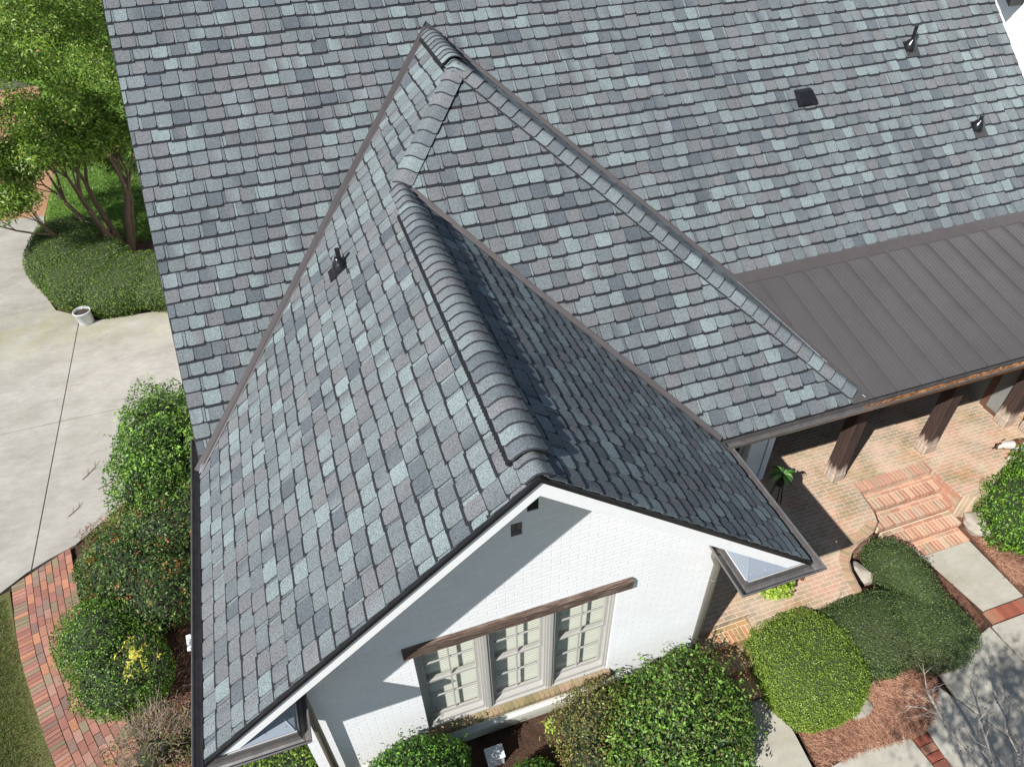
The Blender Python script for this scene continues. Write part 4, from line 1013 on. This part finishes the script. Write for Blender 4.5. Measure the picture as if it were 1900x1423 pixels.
DK = [srgb(58, 76, 48), srgb(74, 94, 56), srgb(88, 110, 60), srgb(106, 126, 66)]
LG = [srgb(108, 134, 48), srgb(128, 154, 56), srgb(150, 172, 70), srgb(90, 116, 44)]
shrub('evergreen_shrub', 'tall glossy green shrub beside the driveway under the left eave', 'shrub', [(-1.25, 1.50, .85, .80, 1.50, .95), (-.35, 1.6, .9, .8, 1.3, .9)], 1500, .055, G1, tilt=.85, lump=.15, depth=.24, kcore=.75, seed=3, sprigs=160, sprigcol=[srgb(120, 168, 56), srgb(150, 192, 84)], zmin=-.05)
shrub('evergreen_shrub', 'dark glossy shrub flecked with red new leaves next to the ornamental grass', 'shrub', [(-1.65, -.65, .45, .95, .85, .65), (-1.45, -1.05, .5, .6, .6, .55), (-1.1, .1, .6, .85, .85, .75), (-1.9, .05, .35, .6, .6, .5)], 1800, .048, G2, w=[.3, .28, .22, .13, .07], tilt=.85, lump=.18, depth=.24, kcore=.75, seed=8, sprigs=90, sprigcol=[srgb(176, 84, 52), srgb(150, 104, 60), srgb(132, 152, 70)], zmin=-.05)
shrub('evergreen_shrub', 'bright green low shrub with yellow variegated sprigs beside the brick path', 'shrub', [(-2.2, -1.5, .40, .68, .72, .55), (-1.95, -2.2, .38, .62, .62, .50), (-1.62, -2.15, .40, .38, .52, .48)], 2200, .038, [srgb(72, 106, 36), srgb(98, 136, 44), srgb(124, 158, 56), srgb(58, 88, 34)], tilt=.85, lump=.17, depth=.2, kcore=.78, seed=12, sprigs=90, zmin=-.05)
# yellow sprigs
def bunch(name, label, cat, c, r, n, ls, cols, zmin=0, aspect=.42, upb=.8, parent=None):
    t = empty(name, (c[0], c[1], zmin)) if parent is None else parent
    if parent is None: tag(t, label, cat)
    d = rng.normal(size=(n, 3)); d /= np.linalg.norm(d, axis=1, keepdims=True); P = np.array(c)+d*np.array(r)*rng.random((n, 1))**.4; P = P[P[:, 2] > zmin+.01]
    L = ls*rng.uniform(.6, 1.2, len(P)); leafmesh('leaf', P, d[:len(P)]+rng.normal(0, .6, (len(P), 3))+[0, 0, upb], L, L*aspect, pick(cols, len(P)), t); return t
tY = empty('variegated_shrub', (-1.55, -2.45, 0)); tag(tY, 'thin shrub with clear yellow leaves against the dark mulch', 'shrub')
for q in range(22):
    a = rng.uniform(0, 6.28); rr3 = rng.uniform(0, .33); c = (-1.52+rr3*math.cos(a), -2.30+rr3*1.2*math.sin(a), .98+rng.uniform(-.15, .1)); bunch('leaf', '', '', c, (.05, .05, .03), 9, .062, [srgb(206, 196, 84), srgb(236, 224, 120), srgb(196, 190, 70)], parent=tY, aspect=.32)
mb = MB()
for q in range(10):
    a = q*.63; mb.tube([(-1.5, -2.45, -.05), (-1.5+.1*math.cos(a), -2.4+.1*math.sin(a), .5), (-1.52+.3*math.cos(a), -2.3+.35*math.sin(a), .95)], [.012, .008, .004], 5)
o = mb.build('stem', M_twig); o.parent = tY; o.data.transform(Matrix.Translation(-tY.location))
# twiggy thin shrub at the bottom left
tT = shrub('sparse_shrub', 'half bare grey twiggy shrub at the lower end of the brick path', 'shrub', [(-1.45, -3.45, .35, .68, .55, .48)], 420, .04, [srgb(96, 112, 52), srgb(124, 134, 66), srgb(120, 104, 70), srgb(84, 100, 50)], tilt=.9, seed=21, kcore=.3, zmin=-.05)
def twigs(parent, c, r, n, L, mat, col=None, rad=.004, up_=.6):
    mb = MB()
    for i in range(n):
        d = Vector(rng.normal(size=3)); d.normalize(); p = Vector((c[0]+d.x*r[0]*random.random(), c[1]+d.y*r[1]*random.random(), c[2]-r[2]*.5+abs(d.z)*r[2]*.9))
        q = (Vector((d.x, d.y, up_))+Vector(rng.normal(0, .3, 3))).normalized()*L*random.uniform(.6, 1.2); k = p+q*.5+Vector(rng.normal(0, L*.08, 3))
        mb.tube([p, k, p+q], [rad, rad*.7, rad*.35], 4, cap=False)
        for j in range(2):
            s = p+(q*random.uniform(.3, .8)); e2 = s+(q.normalized()+Vector(rng.normal(0, .7, 3))).normalized()*L*.35; mb.tube([s, e2], [rad*.5, rad*.25], 3, cap=False)
    o = mb.build('twig', mat); o.parent = parent; o.data.transform(Matrix.Translation(-parent.location)); return o
M_gtwig = simple('grey_twigs', srgb(150, 134, 118), .85, 0, .3, 10)
twigs(tT, (-1.45, -3.3, .45), (.62, .5, .45), 260, .30, M_gtwig)
tO = empty('ornamental_grass', (-2.15, .85, 0)); tag(tO, 'pale green mounding ornamental grass at the driveway edge', 'grass clump')
def tuft(parent, c, n, L, cols, spread=1.0, wd=.006):
    V = []; C = []; F = []
    for i in range(n):
        a = rng.uniform(0, 6.283); s = rng.uniform(.2, 1)*spread; l = L*rng.uniform(.6, 1.15); d = np.array([math.cos(a), math.sin(a), 0]); sd = np.array([-d[1], d[0], 0])*wd/2; k = len(V)
        p0 = np.array(c)+d*.05*rng.random(); pts = [p0, p0+d*l*.35*s+[0, 0, l*.6], p0+d*l*.8*s+[0, 0, l*.72], p0+d*l*1.15*s+[0, 0, l*.45]]
        for p, w_ in zip(pts, (1, 1, .8, .15)): V += [p-sd*w_, p+sd*w_]
        F += [(k, k+1, k+3, k+2), (k+2, k+3, k+5, k+4), (k+4, k+5, k+7, k+6)]; cc = np.array(cols[rng.integers(0, len(cols))])*rng.uniform(.8, 1.2); C += [cc]*8
    return npmesh('leaf', np.array(V), np.array(F), np.array(C), M_leaf, parent)
PG = [srgb(150, 166, 110), srgb(176, 188, 136), srgb(128, 146, 88), srgb(112, 132, 74)]
tuft(tO, (-2.2, .78, 0), 420, .40, PG); tO2 = empty('ornamental_grass', (-1.6, 1.05, 0)); tag(tO2, 'greener ornamental grass clump tucked between two shrubs left of the eave', 'grass clump'); tuft(tO2, (-1.65, 1.0, 0), 300, .42, [srgb(112, 146, 64), srgb(132, 164, 84), srgb(92, 124, 54)])
tO3 = empty('ornamental_grass', (-2.55, .35, 0)); tag(tO3, 'small thin grass clump at the inner edge of the brick path', 'grass clump'); tuft(tO3, (-2.6, .35, 0), 160, .28, PG)
# hedge by the driveway
HE = [(-4.05, 10.55, .42, .85, 1.45, .60), (-3.35, 9.25, .40, 1.0, 1.30, .50), (-2.5, 8.6, .36, 1.1, 1.05, .46), (-1.3, 8.35, .36, 1.2, .98, .46), (-.2, 8.3, .36, 1.0, .98, .46)]
shrub('clipped_hedge', 'long clipped dark green hedge wrapping the corner of the driveway', 'hedge', HE, 1900, .040, [srgb(54, 76, 32), srgb(76, 102, 38), srgb(104, 132, 50), srgb(128, 152, 62), srgb(44, 64, 30)], tilt=.75, lump=.05, depth=.09, flat=3.0, seed=30, zmin=-.03, kcore=.93)
# front beds
shrub('evergreen_shrub', 'rounded green shrub below the left side of the triple window', 'shrub', [(1.75, -5.0, .70, .68, .38, .72)], 2400, .042, [srgb(56, 92, 32), srgb(84, 128, 42), srgb(116, 160, 60), srgb(48, 78, 32)], tilt=.75, seed=40, zmin=-.05, sprigs=50)
shrub('evergreen_shrub', 'very small green shrub in the shade under the triple window', 'shrub', [(3.1, -5.38, .28, .36, .28, .34)], 2400, .038, [srgb(80, 122, 40), srgb(110, 152, 58), srgb(60, 96, 36)], tilt=.8, seed=41, zmin=-.05, sprigs=16)
shrub('evergreen_shrub', 'largest bright green leafy shrub at the right corner of the gable wall', 'shrub', [(5.10, -5.45, .62, 1.04, .88, .80), (4.55, -5.95, .5, .7, .6, .6)], 2100, .050, [srgb(58, 90, 34), srgb(80, 116, 42), srgb(106, 144, 56), srgb(48, 76, 32), srgb(130, 160, 72), srgb(110, 104, 62)], tilt=.85, lump=.14, depth=.24, kcore=.72, seed=43, zmin=-.05, sprigs=230, sprigcol=[srgb(116, 152, 58), srgb(138, 170, 80), srgb(96, 134, 50)])
shrub('evergreen_shrub', 'olive brown patchy shrub under the right side of the triple window', 'shrub', [(4.12, -5.02, .55, .62, .52, .62), (3.95, -5.55, .5, .42, .45, .45)], 1500, .036, [srgb(104, 108, 54), srgb(128, 128, 66), srgb(120, 92, 60), srgb(84, 92, 46), srgb(146, 152, 80)], tilt=.85, lump=.15, depth=.25, seed=47, zmin=-.05, kcore=.66, sprigs=30)
tS = empty('seedling', (3.55, -4.85, 0)); tag(tS, 'single pale star shaped seedling poking from the shade under the window', 'plant')
for k in range(7):
    a = k/7*6.28; bunch('leaf', '', '', (3.55+.05*math.cos(a), -4.90+.05*math.sin(a), .55), (.01, .01, .01), 3, .08, [srgb(190, 206, 96), srgb(168, 192, 84)], parent=tS, aspect=.4, upb=1.5)
mb = MB(); mb.tube([(3.55, -4.9, -.05), (3.55, -4.9, .55)], .006, 5); o = mb.build('stem', M_twig); o.parent = tS; o.data.transform(Matrix.Translation(-tS.location))
shrub('clipped_shrub', 'light yellow green clipped mound at the corner of the patio', 'shrub', [(7.33, -5.20, .26, .74, .80, .50)], 8000, .025, LG, tilt=.9, lump=.05, depth=.07, flat=2.7, seed=50, zmin=-.02, kcore=.92, sprigs=120)
DE = [(9.60, -4.60, .30, .34, .76, .44), (9.30, -5.25, .26, .72, .62, .40), (8.45, -5.12, .26, .72, .64, .40), (7.95, -5.05, .22, .55, .6, .38)]
def purple(P, C):
    f = np.clip(noise3(P*[1, 1, .2], 2.2, 5)*1.4-.55, 0, 1)*np.clip(1-np.abs(P[:, 0]-8.7)/.8, 0, 1); return C*(1-f[:, None])+np.array(srgb(112, 96, 88))*f[:, None]
shrub('spreading_shrub', 'wide dark green clipped groundcover shrub filling the bed below the steps', 'shrub', DE, 5600, .026, DK, tilt=.95, lump=.10, depth=.10, flat=2.6, seed=52, zmin=-.02, kcore=.88, tintf=purple, sprigs=200)
shrub('evergreen_shrub', 'bright green shrub at the right edge beside the front walk', 'shrub', [(12.35, -4.22, .42, .82, .72, .56), (13.1, -3.95, .45, .8, .8, .62)], 1900, .048, [srgb(66, 100, 34), srgb(96, 138, 42), srgb(126, 166, 54), srgb(56, 86, 32)], tilt=.8, lump=.10, seed=55, zmin=-.02, sprigs=90)
shrub('evergreen_shrub', 'low yellow green shrub beneath the left cornice return', 'shrub', [(.05, -4.35, .35, .65, .5, .45)], 2200, .04, [srgb(90, 122, 40), srgb(118, 148, 52), srgb(140, 166, 68)], tilt=.85, seed=61, zmin=-.05, sprigs=30)
# patio plants
tP = empty('potted_plant', (8.42, -2.74, PZ)); tag(tP, 'leafy potted plant on a tall dark stand in the porch shade', 'plant')
mb = MB()
for a in (0, 2.09, 4.19): mb.tube([(8.40+.13*math.cos(a), -2.76+.13*math.sin(a), PZ), (8.37+.05*math.cos(a), -2.75+.05*math.sin(a), 1.15)], .010, 6)
o = mb.build('stand', M_black); o.parent = tP; o.data.transform(Matrix.Translation(-tP.location))
mb = MB(); mb.tube([(8.36, -2.75, 1.1), (8.36, -2.75, 1.2), (8.36, -2.75, 1.30)], [.07, .09, .11], 16); o = mb.build('pot', M_gutd); o.parent = tP; o.data.transform(Matrix.Translation(-tP.location))
def strapleaf(parent, c, n, L, W, cols):
    V = []; F = []; C = []
    for i in range(n):
        a = i/n*6.283+rng.uniform(-.3, .3); l = L*rng.uniform(.7, 1.15); d = np.array([math.cos(a), math.sin(a), 0]); sd = np.array([-d[1], d[0], 0]); k = len(V); cc = np.array(cols[i % len(cols)])
        for t, w_, z in ((0, .15, 0), (.25, .5, .16), (.5, 1, .2), (.75, .8, .12), (1, .05, -.1)): 
            p = np.array(c)+d*l*t+[0, 0, z*l/.3*.5]; V += [p-sd*W*w_/2, p+[0, 0, -.01], p+sd*W*w_/2]; C += [cc]*3
        for j in range(4): F += [(k+3*j, k+3*j+1, k+3*j+4, k+3*j+3), (k+3*j+1, k+3*j+2, k+3*j+5, k+3*j+4)]
    return npmesh('leaf', np.array(V), np.array(F), np.array(C), M_leaf, parent)
strapleaf(tP, (8.36, -2.75, 1.32), 13, .23, .07, [srgb(72, 124, 52), srgb(110, 156, 84), srgb(60, 104, 44), srgb(150, 176, 120)])
tV = empty('trailing_plant', (7.45, -4.1, PZ)); tag(tV, 'lime green trailing plant in a pot on the patio below the gable gutter', 'plant')
mb = MB(); mb.tube([(7.48, -4.05, PZ), (7.48, -4.05, PZ+.12), (7.48, -4.05, PZ+.22)], [.12, .15, .16], 20); o = mb.build('pot', simple('terracotta', srgb(150, 92, 68), .8)); o.parent = tV; o.data.transform(Matrix.Translation(-tV.location))
bunch('leaf', '', '', (7.48, -4.12, PZ+.18), (.30, .24, .16), 700, .065, [srgb(150, 174, 60), srgb(166, 188, 78), srgb(126, 154, 50)], zmin=PZ, parent=tV, aspect=.8, upb=1.6)
bunch('leaf', '', '', (7.78, -3.98, PZ+.1), (.12, .10, .07), 90, .06, [srgb(176, 204, 60), srgb(198, 220, 84)], zmin=PZ, parent=tV, aspect=.8, upb=1.6)
bunch('dry_leaf', '', '', (7.92, -4.08, PZ+.04), (.10, .05, .03), 40, .06, [srgb(128, 52, 34), srgb(104, 44, 34)], zmin=PZ, parent=tV, aspect=.6, upb=1.4)

# rocks
def rock(c, r, label, seed):
    mb = MB(); nu, nv = 12, 8; vs = []; r_ = random.Random(seed)
    for i in range(nv+1):
        for j in range(nu):
            th = j/nu*6.283; ph = -math.pi/2+i/nv*math.pi; d = np.array([math.cos(ph)*math.cos(th), math.cos(ph)*math.sin(th), math.sin(ph)]); s = (np.abs(d)**3).sum()**(-1/3)
            k = 1+.16*noise3(d[None]*1.0, 2.5, seed)[0]+r_.uniform(-.04, .04)*(0 if i in (0, nv) else 1); vs.append((c[0]+d[0]*r[0]*s*k, c[1]+d[1]*r[1]*s*k, c[2]+d[2]*r[2]*s*k))
    mb.add(vs, [(i*nu+j, i*nu+(j+1) % nu, (i+1)*nu+(j+1) % nu, (i+1)*nu+j) for i in range(nv) for j in range(nu)]); o = mb.build('rock', M_rock, bevel=0); tag(o, label, 'rock'); return o
rock((11.72, -3.98, .08), (.20, .22, .17), 'pale angular boulder between the steps and the right edge shrub', 4)
rock((9.17, -4.12, .10), (.12, .22, .14), 'mossy pale boulder in front of the curved retaining wall', 5)
rock((7.80, -5.88, .01), (.20, .13, .08), 'flat grey and tan stone between the light mound and the pine straw', 6)

# white bucket
tB = empty('bucket', (-3.42, 7.70, 0)); tag(tB, 'white bucket of soil standing on the driveway against the hedge', 'bucket')
mb = MB(); pr = [(.0, .0), (.160, .0), (.168, .012), (.185, .30), (.198, .305), (.200, .33), (.185, .335), (.178, .32), (.172, .27)]; n = 36; vs = [(x*math.cos(k/n*6.2832), x*math.sin(k/n*6.2832), z+.003) for x, z in pr for k in range(n)]
mb.add(vs, [(i*n+k, i*n+(k+1) % n, (i+1)*n+(k+1) % n, (i+1)*n+k) for i in range(len(pr)-1) for k in range(n)]); o = mb.build('bucket_wall', M_pot, tB, smooth=True)
mb = MB(); vs = [(.0, 0, .285)]+[(.172*math.cos(k/n*6.2832), .172*math.sin(k/n*6.2832), .27) for k in range(n)]; mb.add(vs, [(0, 1+k, 1+(k+1) % n) for k in range(n)]); mb.build('soil', M_soil, tB)
# flood light on a stake by the left wall
tF = empty('flood_light', (-.90, -1.97, 0)); tag(tF, 'white boxy garden flood light on the mulch by the left eave', 'flood light')
mb = MB(); mb.box(-.10, -.09, .14, .10, .09, .30); mb.extr([(-.13, -.12, .30), (.13, -.12, .30), (.13, .10, .38), (-.13, .10, .38)], (0, 0, .012)); mb.build('housing', M_white, tF, bevel=.01)
mb = MB(); mb.tube([(0, 0, -.05), (0, 0, .15)], .02, 8); mb.build('stake', M_box, tF)

# fallen twigs on the driveway
tG = []
for k, (x, y, a, L) in enumerate(((-3.0, 2.35, 1.0, .5), (-2.7, 2.0, .6, .4), (-3.15, 1.5, .9, .35), (-2.1, 1.8, .4, .45))):
    mb = MB(); d = Vector((math.cos(a), math.sin(a), 0)); p = Vector((x, y, .008))
    mb.tube([p, p+d*L*.5+Vector((.02, -.02, .004)), p+d*L], [.006, .005, .002], 5)
    for j in range(3): s = p+d*L*(.3+.2*j); mb.tube([s, s+Vector((math.cos(a+.7*(-1)**j), math.sin(a+.7*(-1)**j), .02))*L*.3], [.003, .001], 4)
    o = mb.build('fallen_twig', M_twig); tag(o, ('longest forked twig lying on the driveway near the shrub', 'short straight twig on the driveway next to the longest one', 'thin twig on the concrete above the top of the brick path', 'twig beside the ornamental grass at the driveway edge')[k], 'twig', 'twigs fallen on the driveway')

# ---------------------------------------------------------------- left tree
def limb(mb, p, d, L, r, depth, tips, spread=.5, n=4):
    pts = [p]; rad = [r]; q = Vector(p); d = Vector(d).normalized()
    for i in range(n):
        d = (d+Vector(rng.normal(0, .09, 3))+Vector((0, 0, .03))).normalized(); q = q+d*L/n; pts.append(q.copy()); rad.append(r*(1-.45*(i+1)/n))
    mb.tube(pts, rad, 8 if r > .02 else 5, cap=False)
    if depth == 0: tips.append(q); return
    for k in range(3 if depth > 1 else 4):
        a = Vector(rng.normal(0, 1, 3)); a = (a-d*a.dot(d)).normalized(); limb(mb, q if k < 2 else pts[-2], (d+a*spread+Vector((0, 0, .1))).normalized(), L*.62, rad[-1]*.8, depth-1, tips, spread, 3)
tree = empty('crape_myrtle_tree', (-2.75, 10.9, 0)); tag(tree, 'multi trunk leafy tree growing beside the hedge and the left edge of the roof', 'tree')
mb = MB(); tips = []
trunks = [((-2.62, 10.90), (.10, .02, 1), 1.35, .105), ((-2.80, 10.85), (-.28, .10, 1), 1.5, .095), ((-2.92, 10.92), (-.60, .15, 1), 1.5, .075), ((-2.78, 11.02), (-.42, .45, 1), 1.6, .085), ((-2.60, 11.05), (.25, .35, 1), 1.4, .06), ((-2.9, 10.8), (-.8, -.25, 1), 1.5, .06)]
for (x, y), d, L, r in trunks: limb(mb, (x, y, -.05), d, L*1.15, r*1.2, 3, tips, .45, 5)
o = mb.build('trunk', M_twig, smooth=True); o.parent = tree; o.data.transform(Matrix.Translation(-tree.location))
TP = np.array([tuple(t) for t in tips])
cl = []
for t in TP: cl.append((t, .42))
for i in range(250):
    a = rng.uniform(0, 6.28); rr4 = rng.uniform(.2, 1)**.6*3.5; z = rng.uniform(2.9, 6.4); rr4 *= (1-.35*((z-4.4)/1.9)**2); cl.append((np.array([-4.1+rr4*math.cos(a)*.95, 12.6+rr4*math.sin(a)*1.1, z]), rng.uniform(.35, .62)))
for i in range(16): cl.append((np.array([-5.3+rng.normal(0, .5), 11.2+rng.normal(0, .7), rng.uniform(2.2, 3.4)]), rng.uniform(.25, .4)))
P, N, C = [], [], []
TG = np.array([srgb(86, 114, 40), srgb(112, 142, 50), srgb(138, 164, 68), srgb(68, 94, 36), srgb(156, 166, 96), srgb(158, 120, 84)])
for c, r in cl:
    k = int(560*r); d = rng.normal(size=(k, 3)); d /= np.linalg.norm(d, axis=1, keepdims=True); P.append(np.array(c)+d*np.array([r, r, r*.6])*rng.random((k, 1))**.5); N.append(d*.5+[0, 0, .7]+rng.normal(0, .5, (k, 3)))
    cc = TG[rng.choice(6, k, p=[.26, .26, .2, .18, .09, .01])]*rng.uniform(.8, 1.25); C.append(cc)
P = np.concatenate(P); N = np.concatenate(N); C = np.concatenate(C); ok = (P[:, 0] < -.25) & (P[:, 2] > 1.6) ; P, N, C = P[ok], N[ok], C[ok]
L = .10*rng.uniform(.55, 1.25, len(P)); leafmesh('crown', P, N, L, L*.42, C, tree)

# bare branched tree below the frame, and the leafy small tree that dapples the walk
bt = empty('bare_tree', (8.3, -8.1, 0)); tag(bt, 'pale leafless branches with a few dark red leaves reaching over the walk', 'tree')
mb = MB(); tips = []
def path(ps, r0, r1):
    q = [Vector(p) for p in ps]; n = len(q); mb.tube(q, [r0+(r1-r0)*i/(n-1) for i in range(n)], 6, cap=False)
    for i in range(1, n):
        for k in range(3):
            d = (q[i]-q[i-1]).normalized(); a = Vector(rng.normal(0, 1, 3)); a = (a-d*a.dot(d)).normalized(); s = q[i-1].lerp(q[i], random.random()); e2 = s+(d+a*.9).normalized()*random.uniform(.15, .38); mid = s.lerp(e2, .5)+Vector(rng.normal(0, .02, 3))
            mb.tube([s, mid, e2], [r1*.9, r1*.6, r1*.3], 4, cap=False); tips.append(e2)
            for w_ in range(2): e3 = mid+(d+Vector(rng.normal(0, .8, 3))).normalized()*.13; mb.tube([mid, e3], [r1*.4, r1*.2], 3, cap=False); tips.append(e3)
path([(8.3, -8.1, -.05), (8.2, -7.7, .7), (7.98, -7.25, 1.2), (7.85, -6.98, 1.4), (7.92, -6.62, 1.35), (8.0, -6.35, 1.3), (8.12, -6.2, 1.25)], .028, .006)
path([(7.92, -6.65, 1.35), (7.75, -6.5, 1.4), (7.55, -6.42, 1.42)], .008, .004)
path([(8.3, -8.1, -.05), (8.28, -7.7, .8), (8.18, -7.3, 1.15), (8.32, -7.0, 1.2), (8.38, -6.8, 1.25)], .02, .006)
path([(8.3, -8.1, -.05), (8.45, -7.7, .8), (8.6, -7.3, 1.1), (8.62, -7.0, 1.2), (8.80, -6.75, 1.25)], .02, .006)
path([(8.6, -7.3, 1.1), (8.85, -7.1, 1.15), (9.0, -6.85, 1.2)], .010, .004)
o = mb.build('branch', M_pale); o.parent = bt; o.data.transform(Matrix.Translation(-bt.location))
TPb = np.array([tuple(t) for t in tips if random.random() < .6]); Pb = np.repeat(TPb, 3, 0)+rng.normal(0, .03, (len(TPb)*3, 3)); Lb = .03*rng.uniform(.6, 1.3, len(Pb)); leafmesh('leaf', Pb, rng.normal(0, 1, Pb.shape), Lb, Lb*.5, pick([srgb(96, 52, 50), srgb(120, 72, 66), srgb(84, 60, 56)], len(Pb)), bt)
st = empty('small_leafy_tree', (4.6, -9.7, 0)); tag(st, 'small leafy tree just below the frame that dapples the walk with shade', 'tree')
mb = MB(); tips = []
for d in ((.15, -.05, 1), (-.2, -.1, 1), (.05, -.25, 1)): limb(mb, (4.6, -9.7, -.05), d, 2.4, .06, 3, tips, .5, 4)
o = mb.build('trunk', M_twig); o.parent = st; o.data.transform(Matrix.Translation(-st.location))
P = []
for i in range(36):
    a = rng.uniform(0, 6.28); rr5 = rng.random()**.5*1.5; c = np.array([4.6+rr5*math.cos(a)*.95, -9.65+rr5*math.sin(a)*.65, rng.uniform(4.9, 5.6)]); d = rng.normal(size=(150, 3))*[.2, .2, .12]; P.append(c+d)
P = np.concatenate(P); Ls = .075*rng.uniform(.6, 1.2, len(P)); leafmesh('crown', P, rng.normal(0, .6, P.shape)+[0, 0, .7], Ls, Ls*.5, pick(GR, len(P)), st)

# ---------------------------------------------------------------- dog
dog = empty('dog', (13.2, -3.1, PZ)); tag(dog, 'white dog with brown and black patches lying beside the porch posts', 'dog')
def skin(name, verts, edges, radii, mat, parent, sub=2, root=0):
    me = D.meshes.new(name); me.from_pydata(verts, edges, []); o = D.objects.new(name, me); COL.objects.link(o); o.parent = parent
    sk = o.modifiers.new('skin', 'SKIN'); sk.use_smooth_shade = True
    for i, r in enumerate(radii):
        v = me.skin_vertices[0].data[i]; v.radius = r if hasattr(r, '__len__') else (r, r); v.use_root = (i == root)
    s = o.modifiers.new('sub', 'SUBSURF'); s.levels = sub; s.render_levels = sub; me.materials.append(mat); return o
def m_fur():
    m_ = Mt('dog_coat', .85, 0, .2); n = m_.noise(4.4, 2); c = m_.ramp(n, [(.30, srgb(180, 176, 172)), (.46, srgb(190, 184, 178)), (.49, srgb(112, 80, 54)), (.56, srgb(88, 62, 44)), (.60, srgb(34, 31, 30))]); m_.col(m_.mix(1.0, c, m_.ramp(m_.noise(60, 3), [(.3, .8), (.7, 1.1)]), 'MULTIPLY')); m_.bump(m_.noise(70, 3), .5, .01); return m_.m
M_fur = m_fur()
# local coords around (13.2,-3.1,PZ); head toward -X, body toward +X
V_ = [(.42, -.12, .12), (.22, -.08, .13), (.0, -.02, .13), (-.12, .03, .12), (-.22, .09, .10), (-.30, .11, .085), (-.40, .12, .055), (.56, -.17, .11), (.66, -.28, .05), (.80, -.34, .03),
      (-.05, -.12, .05), (-.22, -.16, .03), (-.38, -.14, .022), (-.02, .12, .05), (-.16, .16, .03), (-.30, .20, .022), (.50, -.30, .06), (.34, -.36, .03), (.22, -.37, .02), (.58, -.05, .06), (.46, .06, .03), (.34, .07, .02)]
E_ = [(0, 1), (1, 2), (2, 3), (3, 4), (4, 5), (5, 6), (0, 7), (7, 8), (8, 9), (2, 10), (10, 11), (11, 12), (2, 13), (13, 14), (14, 15), (7, 16), (16, 17), (17, 18), (7, 19), (19, 20), (20, 21)]
Rr = [.12, .115, .115, .08, .078, .06, .032, .115, .03, .015, .055, .03, .026, .05, .03, .026, .07, .035, .026, .07, .035, .026]
skin('body', V_, E_, Rr, M_fur, dog)
mb = MB()
for s in (1, -1): mb.extr([(-.20, .10+s*.045, .165), (-.15, .10+s*.075, .15), (-.13, .10+s*.10, .095), (-.19, .10+s*.095, .09)], (.0, s*.008, .012))
mb.build('ear', simple('dark_ear_fur', (.03, .025, .02), .8), dog, bevel=.006)
mb = MB(); mb.tube([(-.425, .122, .060), (-.445, .123, .060)], .014, 8)
for s in (1, -1): mb.tube([(-.285, .11+s*.034, .125), (-.292, .11+s*.038, .131)], .010, 8)
mb.build('nose_and_eyes', M_boot, dog)
